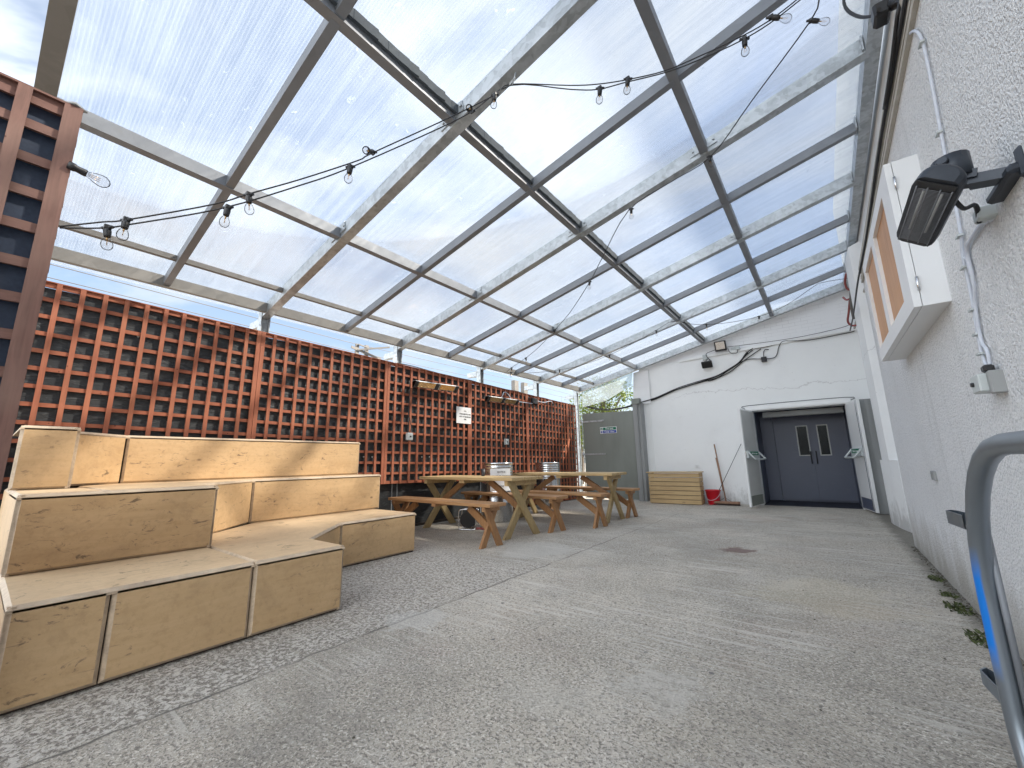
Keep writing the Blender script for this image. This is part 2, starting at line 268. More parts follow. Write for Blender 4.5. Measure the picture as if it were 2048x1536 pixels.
# ---------------- geometry helpers ----------------
def bx(bm,x0,x1,y0,y1,z0,z1,mi=0,bev=0):
    vs=[bm.verts.new(p) for p in ((x0,y0,z0),(x1,y0,z0),(x1,y1,z0),(x0,y1,z0),(x0,y0,z1),(x1,y0,z1),(x1,y1,z1),(x0,y1,z1))]
    fs=[bm.faces.new([vs[i] for i in f]) for f in ((3,2,1,0),(4,5,6,7),(0,1,5,4),(1,2,6,5),(2,3,7,6),(3,0,4,7))]
    for f in fs: f.material_index=mi
    if bev>0:
        es=list({e for f in fs for e in f.edges}); bmesh.ops.bevel(bm,geom=es,offset=bev,segments=1,affect='EDGES')
def prism(bm,poly,axis,a,b,mi=0):
    # poly of 2D points, extruded along axis from a to b
    def P(p,t):
        return {'x':(t,p[0],p[1]),'y':(p[0],t,p[1]),'z':(p[0],p[1],t)}[axis]
    A=[bm.verts.new(P(p,a)) for p in poly]; B=[bm.verts.new(P(p,b)) for p in poly]; n=len(poly)
    fs=[bm.faces.new(A[::-1]),bm.faces.new(B)]+[bm.faces.new((A[i],A[(i+1)%n],B[(i+1)%n],B[i])) for i in range(n)]
    for f in fs: f.material_index=mi
    bmesh.ops.recalc_face_normals(bm,faces=fs)
def beam(bm,p,q,w,h,mi=0,upv=(0,0,1),anchor=0):
    # rectangular bar from p to q; w sideways, h along up; anchor 0 centre, 1 = p,q lie on the underside
    p=Vector(p);q=Vector(q);d=(q-p).normalized(); s=d.cross(Vector(upv)).normalized(); u=s.cross(d).normalized()
    o=u*(h/2) if anchor else Vector()
    vs=[]
    for c in (p+o,q+o):
        for a,b in ((-1,-1),(1,-1),(1,1),(-1,1)): vs.append(bm.verts.new(c+s*(a*w/2)+u*(b*h/2)))
    fs=[bm.faces.new([vs[i] for i in f]) for f in ((0,1,2,3),(7,6,5,4),(0,4,5,1),(1,5,6,2),(2,6,7,3),(3,7,4,0))]
    for f in fs: f.material_index=mi
    bmesh.ops.recalc_face_normals(bm,faces=fs)
def tube(bm,pts,r,seg=8,mi=0,closed=False,taper=None):
    pts=[Vector(p) for p in pts]; n=len(pts); rings=[]; prev=None
    for i,p in enumerate(pts):
        if closed: d=(pts[(i+1)%n]-pts[i-1]).normalized()
        else: d=(pts[min(i+1,n-1)]-pts[max(i-1,0)]).normalized()
        if prev is None:
            a=Vector((0,0,1)) if abs(d.z)<.9 else Vector((1,0,0)); s=d.cross(a).normalized()
        else: s=(prev-d*prev.dot(d)).normalized()
        prev=s; u=d.cross(s); rr=r if taper is None else taper[i]
        rings.append([bm.verts.new(p+(s*math.cos(2*math.pi*k/seg)+u*math.sin(2*math.pi*k/seg))*rr) for k in range(seg)])
    for i in range(n if closed else n-1):
        A=rings[i];B=rings[(i+1)%n]
        for k in range(seg):
            f=bm.faces.new((A[k],A[(k+1)%seg],B[(k+1)%seg],B[k])); f.material_index=mi; f.smooth=True
    if not closed:
        f=bm.faces.new(rings[0][::-1]); f.material_index=mi; f=bm.faces.new(rings[-1]); f.material_index=mi
def lathe(bm,prof,c=(0,0,0),axis=(0,0,1),seg=20,mi=0,cap=True):
    ax=Vector(axis).normalized(); a=Vector((1,0,0)) if abs(ax.x)<.9 else Vector((0,1,0)); s=ax.cross(a).normalized(); u=ax.cross(s); c=Vector(c); rings=[]
    for r,h in prof: rings.append([bm.verts.new(c+ax*h+(s*math.cos(2*math.pi*k/seg)+u*math.sin(2*math.pi*k/seg))*max(r,1e-4)) for k in range(seg)])
    for A,B in zip(rings,rings[1:]):
        for k in range(seg):
            f=bm.faces.new((A[k],A[(k+1)%seg],B[(k+1)%seg],B[k])); f.material_index=mi; f.smooth=True
    if cap:
        bm.faces.new(rings[0][::-1]).material_index=mi; bm.faces.new(rings[-1]).material_index=mi
def smooth_pts(pts,n=6):
    pts=[Vector(p) for p in pts]; o=[]
    for i in range(len(pts)-1):
        p0=pts[max(i-1,0)];p1=pts[i];p2=pts[i+1];p3=pts[min(i+2,len(pts)-1)]
        for k in range(n):
            t=k/n; o.append(.5*((2*p1)+(-p0+p2)*t+(2*p0-5*p1+4*p2-p3)*t*t+(-p0+3*p1-3*p2+p3)*t**3))
    o.append(pts[-1]); return o
def obj(name,bm,mats,parent=None,local=False,label=None):
    """link bm as one mesh object; coordinates are world ones unless local"""
    if parent is not None and not local:
        Mi=parent.matrix_basis.inverted()
        base=parent
        if parent.parent is not None: Mi=(parent.parent.matrix_basis@parent.matrix_basis).inverted()
        bmesh.ops.transform(bm,matrix=Mi,verts=bm.verts[:])
    me=bpy.data.meshes.new(name); bm.to_mesh(me); bm.free()
    if not isinstance(mats,(list,tuple)): mats=[mats]
    for m in mats: me.materials.append(M_[m] if isinstance(m,str) else m)
    o=bpy.data.objects.new(name,me); C.objects.link(o)
    if parent is not None: o.parent=parent
    if label: o['label']=label
    return o
def NB(): return bmesh.new()
def thing(name,label,cat,loc=(0,0,0),rot=0,group=None):
    o=bpy.data.objects.new(name,None); C.objects.link(o); o.location=loc; o.rotation_euler=(0,0,rot); o.empty_display_size=.1
    o['label']=label; o['category']=cat
    if group: o['group']=group
    bpy.context.view_layer.update() if False else None
    o.matrix_basis=Matrix.Translation(Vector(loc))@Matrix.Rotation(rot,4,'Z'); return o
def tag(o,label,cat,group=None):
    o['label']=label; o['category']=cat
    if group: o['group']=group
    return o
def struct(o): o['kind']='structure'; return o
def text(body,size,mat,origin,right,upv,parent,name='lettering',align='CENTER',ext=.0006,sx=1.0):
    cu=bpy.data.curves.new('t','FONT'); cu.body=body; cu.size=size; cu.align_x=align; cu.align_y='CENTER'; cu.extrude=ext; cu.offset=size*.012
    to=bpy.data.objects.new('t',cu); C.objects.link(to); dg=bpy.context.evaluated_depsgraph_get(); me=bpy.data.meshes.new_from_object(to.evaluated_get(dg)); bpy.data.objects.remove(to)
    r=Vector(right).normalized();u=Vector(upv).normalized();n=r.cross(u); Mx=Matrix((r,u,n)).transposed().to_4x4(); Mx.translation=Vector(origin)
    me.transform(Mx@Matrix.Diagonal((sx,1,1,1)))
    if parent is not None:
        Mi=parent.matrix_basis.inverted()
        if parent.parent is not None: Mi=(parent.parent.matrix_basis@parent.matrix_basis).inverted()
        me.transform(Mi)
    me.materials.clear(); me.materials.append(M_[mat]); o=bpy.data.objects.new(name,me); C.objects.link(o); o.parent=parent; return o

# ---------------- setting ----------------
def sx_(y): return .007*(y-6)
b=NB(); 
bmesh.ops.create_grid(b,x_segments=1,y_segments=1,size=150); struct(obj('ground',b,'ground'))

# ---------- right building wall ----------
wallT=thing('rendered_wall','tall rough white pebbledashed wall of the building on the right','wall',(.83,3,0))
b=NB()
prism(b,[(.636-.035,-3),(.636+.037,6.56),(.86,6.56),(.86,-3)],'z',-.1,3.40); obj('wall',b,'dash',wallT)
b=NB(); prism(b,[(.845,-3.0),(.86,11),(1.2,11),(1.2,-3.0)],'z',-.1,6.45); obj('upper_wall',b,'wall',wallT)
# piers beyond the thick render
b=NB(); prism(b,[(.70,8.62),(.70,8.30),(.715,7.9),(.87,7.75),(.87,8.62)],'z',.94,4.25)
prism(b,[(.675,8.62),(.675,8.45),(.72,7.95),(.775,7.62),(.87,7.55),(.87,8.62)],'z',-.02,.94); obj('pier',b,'wall',wallT)
b=NB(); bx(b,.80,.86,8.9,9.3,0,4.2); bx(b,.79,.86,9.55,9.62,2.1,4.2); obj('pilaster',b,'wall',wallT)
b=NB(); bx(b,.60,.80,9.72,10.36,0.0,2.03,0,.004); bx(b,.615,.64,9.70,9.72,.02,2.0); bx(b,.70,.76,9.705,9.72,.02,2.02)
t=thing('cladding_sheet','grey metal cladding panel standing in the corner beside the right door leaf','panel',(.7,10,0)); obj('panel',b,'clad',t)

# ---------- end wall with the doorway ----------
def rz(x,y=6): return 2.963+.2297*(x+5.412)+.0033*(y-6)
DY=10.42; DX0,DX1,DZ=-1.17,.45,2.03
endT=thing('end_wall','smooth white painted end wall with the double doorway','wall',(-1.5,DY,0))
b=NB()
prism(b,[(-3.66,-.1),(DX0,-.1),(DX0,3.46),(-3.66,3.38),],'y',DY,DY+.25)
prism(b,[(DX0,DZ),(DX1,DZ),(DX1,3.50),(DX0,3.46)],'y',DY,DY+.25)
prism(b,[(DX1,-.1),(.86,-.1),(.86,3.52),(DX1,3.50)],'y',DY,DY+.25)
obj('wall',b,'wall',endT)
b=NB(); prism(b,[(-3.66,3.39),(.86,3.53),(.86,rz(.86)+.18),(-3.66,rz(-3.66)+.16)],'y',DY+.03,DY+.25); obj('upper_wall',b,'brick',endT)
b=NB(); prism(b,[(-2.6,3.40),(.86,3.505),(.86,3.56),(-2.6,3.455)],'y',DY-.025,DY+.03); obj('ledge',b,'wall',endT)
b=NB(); bx(b,-3.88,-3.665,DY-.02,DY+.25,-.1,2.47); obj('corner_strip',b,'wall',endT)
b=NB(); bx(b,-3.46,-3.435,DY-.02,DY-.002,0,3.30); obj('conduit',b,'wall',endT)
# lobby behind
b=NB(); bx(b,-1.35,DX0,DY+.25,11.75,0,2.3); bx(b,DX1,.9,DY+.25,11.75,0,2.3); bx(b,-1.35,.9,DY+.25,11.75,2.12,2.3); bx(b,-1.35,.9,11.62,11.75,0,2.12)
obj('lobby',b,'navydoor',endT)
b=NB(); bx(b,DX0+.001,DX1-.001,DY+.05,11.6,-.02,.012); obj('threshold',b,'lobby',endT)

# outer frame and canopy of the doorway
fr=thing('door_frame','white gloss door frame with rounded hood round the doorway','door frame',(-.36,DY,0))
b=NB(); bx(b,DX0-.09,DX0,DY-.03,DY+.02,0,DZ+.05,0,.006); bx(b,DX1,DX1+.07,DY-.03,DY+.02,0,DZ+.05,0,.006); obj('jamb',b,'white',fr)
b=NB(); prism(b,[(DX0-.12,DZ),(DX1+.1,DZ),(DX1+.1,DZ+.06),(DX1+.03,DZ+.11),(DX0-.06,DZ+.11),(DX0-.12,DZ+.06)],'y',DY-.09,DY-.002); bx(b,DX0-.1,DX1+.08,DY-.11,DY-.09,DZ+.02,DZ+.05); obj('hood',b,'white',fr)
b=NB(); tube(b,smooth_pts([(DX0-.13,DY-.03,DZ-.05),(DX0-.13,DY-.03,DZ+.06),(DX0-.05,DY-.03,DZ+.13),(DX1+.02,DY-.03,DZ+.135),(DX1+.1,DY-.03,DZ+.07)],4),.007,6); obj('cable',b,'cable',fr)

def outer_leaf(hx,ang,side,label,h=2.0):
    # leaf lies along local +x from its hinge; visible face is local +y*side
    t=thing('outer_door',label,'door',(hx,DY-.05,.03),ang,'open outer door leaves')
    Lw=.80
    b=NB(); bx(b,0,Lw,-.022,.022,0,h,0,.003); o=obj('leaf',b,'white',t,True)
    s=side; f=.023*s
    b=NB(); bx(b,.05,Lw-.05,min(f,f+.004*s),max(f,f+.004*s),.22,h-.03); obj('face_panel',b,'doorgrey' if s>0 else 'white',t,True)
    b=NB(); bx(b,.05,Lw-.05,min(f,f+.006*s),max(f,f+.006*s),.02,.215); obj('kick_plate',b,'navydoor' if s<0 else 'gate',t,True)
    b=NB(); bx(b,.06,Lw-.04,min(f,f+.05*s),max(f,f+.05*s),.97,1.12,0,.005)
    tube(b,smooth_pts([(.09,f+.04*s,1.1),(.07,f+.13*s,.98),(.14,f+.16*s,.95),(Lw-.16,f+.16*s,.95),(Lw-.07,f+.13*s,.98),(Lw-.06,f+.04*s,1.1)],4),.018,8)
    o=obj('push_bar',b,'plastic',t,True)
    g0=f+.051*s; b=NB(); bx(b,.16,Lw-.14,min(g0,g0+.003*s),max(g0,g0+.003*s),1.03,1.105); obj('bar_label',b,'green',t,True)
    r=(-1,0,0) if s>0 else (1,0,0)
    cu=text('Push bar to open',.052,'sign',(Lw/2,g0+.0045*s,1.068),r,(0,0,1),None); cu.parent=t
    b=NB(); bx(b,Lw-.05,Lw-.02,min(f,f+.02*s),max(f,f+.02*s),.05,h-.02) if s<0 else bx(b,Lw-.03,Lw-.015,f,f+.01,1.0,1.1); obj('bolt_rail',b,'chrome',t,True)
    return t
outer_leaf(DX0-.01,R_(-100),1,'left white outer door leaf standing open beside the broom, push bar facing in')
outer_leaf(DX1+.02,R_(-80.5),-1,'right white outer door leaf standing open against the corner, with bolt rail')

inn=thing('inner_doors','pair of dark navy inner doors with narrow glazed slots','door',(-.2,11.58,0))
def inner(x0,x1,g0,g1,hx):
    b=NB()
    z0,z1=1.05,1.70
    bx(b,x0,g0,11.55,11.6,.05,2.0); bx(b,g1,x1,11.55,11.6,.05,2.0); bx(b,g0,g1,11.55,11.6,.05,z0); bx(b,g0,g1,11.55,11.6,z1,2.0)
    o=obj('leaf',b,'navydoor',inn)
    b=NB(); w=.022; bx(b,g0-w,g0,11.54,11.549,z0-w,z1+w); bx(b,g1,g1+w,11.54,11.549,z0-w,z1+w); bx(b,g0,g1,11.54,11.549,z0-w,z0); bx(b,g0,g1,11.54,11.549,z1,z1+w); obj('glazing_frame',b,'doorgrey',o)
    b=NB(); bx(b,g0,g1,11.57,11.575,z0,z1); obj('pane',b,'pane',o)
    b=NB(); tube(b,smooth_pts([(hx,11.55,1.12),(hx,11.49,1.10),(hx,11.49,.88),(hx,11.55,.86)],4),.011,8); obj('handle',b,'black',o)
inner(-.90,-.207,-.445,-.262,-.25); inner(-.203,.50,-.055,.108,-.15)
b=NB(); bx(b,-1.165,-.93,11.53,11.61,.02,2.02); bx(b,-.93,-.905,11.52,11.61,.02,2.05); bx(b,-.905,.5,11.52,11.61,2.0,2.05); obj('frame',b,'navydoor',inn)
b=NB(); bx(b,-.30,-.10,12.2,12.21,1.0,1.45); bx(b,-.6,.4,12.3,12.32,1.5,1.8); obj('light_beyond',b,'sign',inn)
t=thing('door_closer','pale grey door heater box fixed under the lintel above the inner doors','box',(-.3,11,1.9)); b=NB(); bx(b,-1.02,.43,10.78,10.92,1.90,2.02,0,.01); obj('casing',b,'clad',t)

# ---------------- canopy ----------------
RY=[-.07,2.016,4.108,6.194,8.278,10.325]      # major rafters
PX={0:-5.412,1:-3.720,2:-2.032,3:-.566,4:.714}
can=thing('canopy','galvanised steel lean-to canopy with clear corrugated sheets over the yard','canopy',(-2.35,5,0))
def rp(x,y,dz=0): return (x+sx_(y),y,rz(x,y)+dz)
for i,y in enumerate(RY):
    b=NB(); beam(b,rp(-5.60,y,-.02),rp(.78,y,-.02),.095,.15,anchor=1); obj('rafter',b,'galv' if i else 'beige',can)
    for k in (1,2,3):
        if i==0: continue
        b=NB(); beam(b,rp(PX[k]-.13,y-.052,.03),rp(PX[k]+.13,y-.052,.03),.008,.10,anchor=1); beam(b,rp(PX[k]-.12,y+.052,.03),rp(PX[k]+.12,y+.052,.03),.008,.10,anchor=1)
        for dx in (-.1,.1):
            p=Vector(rp(PX[k]+dx,y-.056,.08)); lathe(b,[(.011,0),(.011,.012)],p,(0,-1,0),6)
        obj('cleat',b,'galv',can)
for y0,y1 in zip(RY,RY[1:]):
    y=(y0+y1)/2; b=NB(); beam(b,rp(-5.40,y,.0),rp(.72,y,.0),.062,.10,anchor=1); obj('secondary_rafter',b,'grey',can)
    for k in (1,2,3):
        x=PX[k]; ww=.075; b=NB(); beam(b,rp(x,y0+.05,.0),rp(x,y1-.05,.0),ww,.105,anchor=1)
        obj('purlin',b,'grey',can)
b=NB(); beam(b,rp(-5.41,RY[0]-.05,-.01),rp(-5.41,RY[-1]-.05,-.01),.06,.12,anchor=1); obj('eave_beam',b,'beige',can)
b=NB(); beam(b,rp(-4.97,RY[0],.04),rp(-4.97,RY[-1],.04),.05,.05,anchor=1); obj('glazing_rail',b,'rail',can)
b=NB(); beam(b,rp(.775,-.3,-.03),rp(.775,10.4,-.03),.10,.16,anchor=1); obj('wall_plate',b,'galv',can)
for y in RY+[(a+c)/2 for a,c in zip(RY,RY[1:])]:
    b=NB(); beam(b,rp(.712,y-.07,.0),rp(.712,y+.07,.0),.012,.14,anchor=1); obj('bracket',b,'galv',can)
for i,y in enumerate(RY):
    x=-5.56+sx_(y); b=NB(); zt=rz(-5.56,y)+.10
    bx(b,x-.05,x+.05,y-.055,y-.043,0,zt); bx(b,x-.05,x+.05,y+.043,y+.055,0,zt); bx(b,x-.05,x-.04,y-.043,y+.043,0,zt); bx(b,x-.008,x+.008,y-.043,y+.043,0,zt-.12)
    for z in (2.70,2.80): lathe(b,[(.009,0),(.009,.004)],(x+.02,y-.056,z),(0,-1,0),8)
    obj('post',b,'galv',can)
    b=NB(); bx(b,x-.33,x-.06,y-.05,y+.03,2.80,2.90); 
    if i: obj('stub_beam',b,'galv',can)
# sheets: one per half bay
ys=sorted(RY+[(a+c)/2 for a,c in zip(RY,RY[1:])])
for y0,y1 in zip(ys,ys[1:]):
    b=NB(); p=[rp(-5.72,y0+.004,.118),rp(.78,y0+.004,.118),rp(.78,y1-.004,.118),rp(-5.72,y1-.004,.118)]
    A=[b.verts.new(q) for q in p]; B=[b.verts.new((q[0],q[1],q[2]+.012)) for q in p]
    b.faces.new(A[::-1]); b.faces.new(B)
    for k in range(4): b.faces.new((A[k],A[(k+1)%4],B[(k+1)%4],B[k]))
    bmesh.ops.recalc_face_normals(b,faces=b.faces[:]); obj('roof_sheet',b,'poly',can)
# frayed foam strip beside purlins
for k in (2,):
    for y0,y1 in zip(RY,RY[1:]):
        b=NB(); y=y0+.1
        while y<y1-.1:
            beam(b,rp(PX[k]+.052,y,.042),rp(PX[k]+.052+random.uniform(-.004,.010),y+.09,.042),.026,.078,anchor=1); y+=.085
        obj('foam_strip',b,'foam',can)
# triangular end film and the tiled corner sheet
b=NB(); pts=[(-5.33,2.50),(-4.6,2.62),(-3.86,2.95),(-3.78,rz(-3.78)-.01),(-5.33,rz(-5.33)-.02)]
A=[b.verts.new((x,10.30+.01*math.sin(9*x),z)) for x,z in pts]; B=[b.verts.new((x,10.303+.01*math.sin(9*x),z)) for x,z in pts]; b.faces.new(A); b.faces.new(B[::-1])
for k in range(5): b.faces.new((A[k],A[(k+1)%5],B[(k+1)%5],B[k]))
bmesh.ops.recalc_face_normals(b,faces=b.faces[:]); t=thing('plastic_film','translucent plastic film stretched across the gap above the grey gate','sheet',(-4.5,10.3,2.4)); obj('film',b,'film',t)
b=NB(); prism(b,[(-3.87,2.44),(-3.40,2.44),(-3.40,3.36),(-3.80,3.30)],'y',10.385,10.40); 
for z in (2.68,2.9,3.1): bx(b,-3.86,-3.41,10.378,10.385,z,z+.006)
t=thing('white_board','white overlapped board at the wall corner above the gate post','board',(-3.6,10.39,2.4)); obj('board',b,'cab',t)

# ---------------- trellis fence ----------------
fence=thing('lined_fence','black membrane lined boundary fence behind the orange trellis','fence',(-5.5,5,0),-.007)
b=NB(); bx(b,-.055,-.030,-4.95,5.0,0,2.50); obj('membrane',b,'membrane',fence,True)
b=NB(); bx(b,-.03,.02,-2.0,2.6,0,.04); obj('kerb_batten',b,'plinth',fence,True)
def lattice(y0,y1,ztop0,ztop1,h,name,label,cat,nx,nz,group,x0=None,mv='lath_v',mh='lath_h',back='membrane',wb=.036,edge=.045,pitch=None):
    ym=(y0+y1)/2; xx=(-5.435+sx_(ym)) if x0 is None else x0
    t=thing(name,label,cat,(xx,ym,0),-.007 if x0 is None else 0,group)
    Lw=(y1-y0)-.006
    sl=(ztop1-ztop0)/(y1-y0)
    def zt(v): return ztop0+sl*(v+Lw/2)
    b=NB()
    for i in range(nx+1):
        v=-Lw/2+i*Lw/nx; w=edge if i in (0,nx) else wb
        if i==0: v+=w/2
        if i==nx: v-=w/2
        z1=zt(v); beam(b,(random.uniform(0,.002)+.018,v+random.uniform(-.002,.002),z1-h),(.018+random.uniform(0,.002),v+random.uniform(-.002,.002),z1),.018,w,upv=(0,1,0))
    obj('upright_laths',b,mv,t,True)
    b=NB()
    for j in range(nz+1):
        dz=-j*h/nz; w=edge if j in (0,nz) else wb
        if j==0: dz-=w/2
        if j==nz: dz+=w/2
        beam(b,(0,-Lw/2,zt(-Lw/2)+dz),(0,Lw/2,zt(Lw/2)+dz+random.uniform(-.003,.003)),.016,w)
    obj('cross_laths',b,mh,t,True)
    b=NB(); beam(b,(0,-Lw/2,zt(-Lw/2)+.004),(0,Lw/2,zt(Lw/2)+.004),.055,.010); obj('top_cap',b,mh,t,True)
    b=NB(); bx(b,-.034,-.028,-Lw/2,Lw/2,ztop0-h if h>1.5 else ztop0-h,min(ztop0,ztop1)-.01); obj('backing',b,back,t,True)
    return t
seams=[.075,1.95,3.82,5.73,7.66,9.52]
zt_=lambda y:2.712-.0185*y
lbl=['orange stained trellis panel of the fence nearest the camera, behind the stepped seating','second orange trellis panel along the fence, above the far end of the stepped seating','third orange trellis panel along the fence, behind the nearest wall heater','fourth orange trellis panel along the fence, with the white notice on its near edge','fifth orange trellis panel along the fence, behind the further barrel']
for i,(a,c) in enumerate(zip(seams,seams[1:])):
    lattice(a,c,zt_(a),zt_(c),1.93 if i else 1.93,'garden_trellis',lbl[i],'trellis',12,12,'orange trellis panels along the fence')
lattice(9.52,9.99,zt_(9.52),zt_(9.99),1.93,'garden_trellis','narrow orange trellis strip ending the fence beside the gate post','trellis',3,12,'orange trellis panels along the fence')
lattice(7.66,9.52,.62,.60,.58,'garden_trellis','low orange trellis panel at ground level under the fifth panel','trellis',12,4,'orange trellis panels along the fence')
lattice(9.52,9.99,.60,.595,.58,'garden_trellis','small low orange trellis piece at the foot of the gate post','trellis',3,4,'orange trellis panels along the fence')
# screw washers on the membrane
WASH=[(.552,2.367),(.828,2.359),(1.268,2.361),(1.49,2.357),(1.746,2.356),(1.949,2.353),(2.137,2.351),(2.259,2.347),(2.719,2.348),(2.886,2.348),(3.046,2.345),(3.828,2.336),(4.042,2.326),(3.494,1.122),(3.638,1.121),(4.599,1.12),(4.766,1.12),(3.843,2.223)]
for wy,wz in WASH:
    b=NB(); lathe(b,[(.013,0),(.013,.003),(.005,.004)],(-5.457+sx_(wy),wy,wz),(1,0,0),10); obj('washer',b,'plastic',fence)
# near dull screen on the left
near=lattice(-1.80,.078,2.745,2.785,1.86,'trellis_screen','dull brown trellis screen with navy backing at the left edge of the picture','trellis',10,11,None,x0=-2.77,mv='lath_n',mh='lath_n2',back='navy',wb=.045,edge=.062)
b=NB(); bx(b,-.04,.028,-.94,.936,0,.90); obj('lower_board',b,'lath_n',near,True)
t=thing('post_cap','small grey pyramid cap on the corner of the dull trellis screen','cap',(-2.77,.045,2.80)); b=NB()
lathe(b,[(.045,0),(.045,.008),(.002,.03)],(0,0,0),(0.2,0,1),4); obj('cap',b,'clad',t,True)

# ---------------- stepped seating ----------------
seat=thing('stepped_seating','three-tier birch plywood stepped seating against the trellis','seating',(-4,1.7,0))
def offset(poly,d):
    n=len(poly); o=[]
    for i in range(n):
        p0=Vector(poly[i-1]);p1=Vector(poly[i]);p2=Vector(poly[(i+1)%n]); d1=(p1-p0).normalized(); d2=(p2-p1).normalized()
        n1=Vector((-d1.y,d1.x)); n2=Vector((-d2.y,d2.x)); bis=(n1+n2); k=bis.length_squared/2
        o.append(tuple(p1+bis*(d/k)))
    return o
def area(p): return sum(p[i][0]*p[(i+1)%len(p)][1]-p[(i+1)%len(p)][0]*p[i][1] for i in range(len(p)))/2
def slab(name,poly,O,U,V,th,ch,mats,par):
    # poly in the (U,V) plane at O; outer face at +U×V by th
    if area(poly)<0: poly=poly[::-1]
    O=Vector(O);U=Vector(U);V=Vector(V);Nn=U.cross(V).normalized()
    P=lambda p,h:O+U*p[0]+V*p[1]+Nn*h
    inn_=offset(poly,ch); b=NB(); n=len(poly)
    a=[b.verts.new(P(p,-th)) for p in poly]; m=[b.verts.new(P(p,-ch)) for p in poly]; t=[b.verts.new(P(p,0)) for p in inn_]
    f=b.faces.new(t); b.faces.new(a[::-1])
    for i in range(n):
        j=(i+1)%n
        q=b.faces.new((a[i],a[j],m[j],m[i])); q.material_index=1
        q=b.faces.new((m[i],m[j],t[j],t[i])); q.material_index=1
    bmesh.ops.recalc_face_normals(b,faces=b.faces[:]); return obj(name,b,mats,par)
CH=.017; TH=.03
def vpanel(p,q,z0,z1,gap=.003,name='riser_panel'):
    # vertical panel from plan point p to q, outer face to the right of p->q direction... normal = U x Z
    p=Vector(p);q=Vector(q);d=(q-p);Ln=d.length;d.normalize()
    slab(name,[(gap,0),(Ln-gap,0),(Ln-gap,z1-z0),(gap,z1-z0)],(p.x,p.y,z0),(d.x,d.y,0),(0,0,1),TH,CH,['ply','plyedge'],seat)
def tpanel(poly,z): slab('seat_panel',poly,(0,0,z),(1,0,0),(0,1,0),TH,CH,['plytop','plyedge'],seat)
H1,H2,H3=.437,.877,1.325
yA,yE=.16,3.31
# tier 1: (going +y, outside is +x)
xa1=-2.86
for y0,y1 in ((yA,.49),(.49,1.12),(1.12,1.715)): vpanel((xa1,y0),(xa1,y1),.012,H1-.003)
vpanel((xa1,1.715),(-3.36,1.715),.012,H1-.003); vpanel((-3.36,1.715),(-3.955,2.31),.012,H1-.003); vpanel((-3.955,2.31),(-3.955,3.265),.012,H1-.003); vpanel((-3.955,3.265),(-5.33,3.265),.012,H1-.003)
vpanel((-5.33,yA),(xa1,yA),.012,H1-.003)
tpanel([(xa1,yA),(xa1,1.12),(-3.70,1.12),(-3.70,yA)],H1)
tpanel([(xa1,1.123),(xa1,1.715),(-3.36,1.715),(-3.955,2.31),(-3.955,3.265),(-4.84,3.265),(-4.84,1.85),(-4.2,1.123)],H1)
# tier 2
xc=-3.65; xd=-4.78
vpanel((xc,yA),(xc,1.13),H1+.002,H2-.003); vpanel((xc,1.13),(-4.13,1.13),H1+.002,H2-.003); vpanel((-4.13,1.13),(xd,1.78),H1+.002,H2-.003); vpanel((xd,1.78),(xd,3.33),H1+.002,H2-.003); vpanel((xd,3.33),(-5.36,3.33),H1+.002,H2-.003)
vpanel((-5.33,yA),(xc,yA),H1+.002,H2-.003)
tpanel([(xc,yA),(xc,.52),(-4.45,.52),(-4.45,yA)],H2)
tpanel([(xc,.523),(xc,1.13),(-4.13,1.13),(xd,1.78),(xd,3.33),(-5.30,3.33),(-5.30,.80),(-4.93,.523)],H2)
# tier 3
xe=-4.43; xf=-5.265
vpanel((xe,.145),(xe,.44),H2+.002,H3-.003); vpanel((xe,.44),(-4.87,.44),H2+.002,H3-.003); vpanel((-4.87,.44),(xf,.835),H2+.002,H3-.003); vpanel((xf,.835),(xf,3.30),H2+.002,H3-.003); vpanel((xf,3.30),(-5.38,3.30),H2+.002,H3-.003)
tpanel([(xe,.145),(xe,.44),(-4.87,.44),(xf,.835),(xf,3.30),(-5.38,3.30),(-5.38,.145)],H3)
b=NB(); bx(b,-5.33,xa1-.03,yA+.02,1.69,0,.012); bx(b,-5.33,-3.98,1.7,3.25,0,.012); obj('plinth',b,'plinth',seat)
# solid core so nothing shows through the gaps
b=NB(); prism(b,[(xa1-.04,yA+.04),(xa1-.04,1.675),(-3.38,1.675),(-3.99,2.29),(-3.99,3.22),(-5.3,3.22),(-5.3,yA+.04)],'z',.013,H1-.032)
prism(b,[(xc-.04,yA+.04),(xc-.04,1.09),(-4.15,1.09),(xd-.04,1.73),(xd-.04,3.29),(-5.33,3.29),(-5.33,yA+.04)],'z',H1-.03,H2-.032)
prism(b,[(xe-.04,.19),(xe-.04,.40),(-4.89,.40),(xf-.035,.80),(xf-.035,3.26),(-5.36,3.26),(-5.36,.19)],'z',H2-.03,H3-.032); obj('carcass',b,'plinth',seat)

# ---------------- picnic tables and benches ----------------
def board(bm,x0,x1,y0,y1,z0,z1): bx(bm,x0,x1,y0,y1,z0,z1,0,.004)
def leg(x,yb,yt,z0,z1,w,t,mat,par,mid=None):
    b=NB(); d=Vector((0,yt-yb,z1-z0)).normalized()
    s=w/abs(d.z) if abs(d.z)>.1 else w
    vs=[]
    for xx in (x-t/2,x+t/2):
        for (yy,z) in ((yb-s/2,z0),(yb+s/2,z0),(yt+s/2,z1),(yt-s/2,z1)): vs.append(b.verts.new((xx,yy,z)))
    for f in ((0,1,2,3),(7,6,5,4),(0,4,5,1),(1,5,6,2),(2,6,7,3),(3,7,4,0)): b.faces.new([vs[i] for i in f])
    bmesh.ops.recalc_face_normals(b,faces=b.faces[:]); bmesh.ops.bevel(b,geom=b.edges[:],offset=.004,segments=1,affect='EDGES')
    return obj('leg',b,mat,par,True)
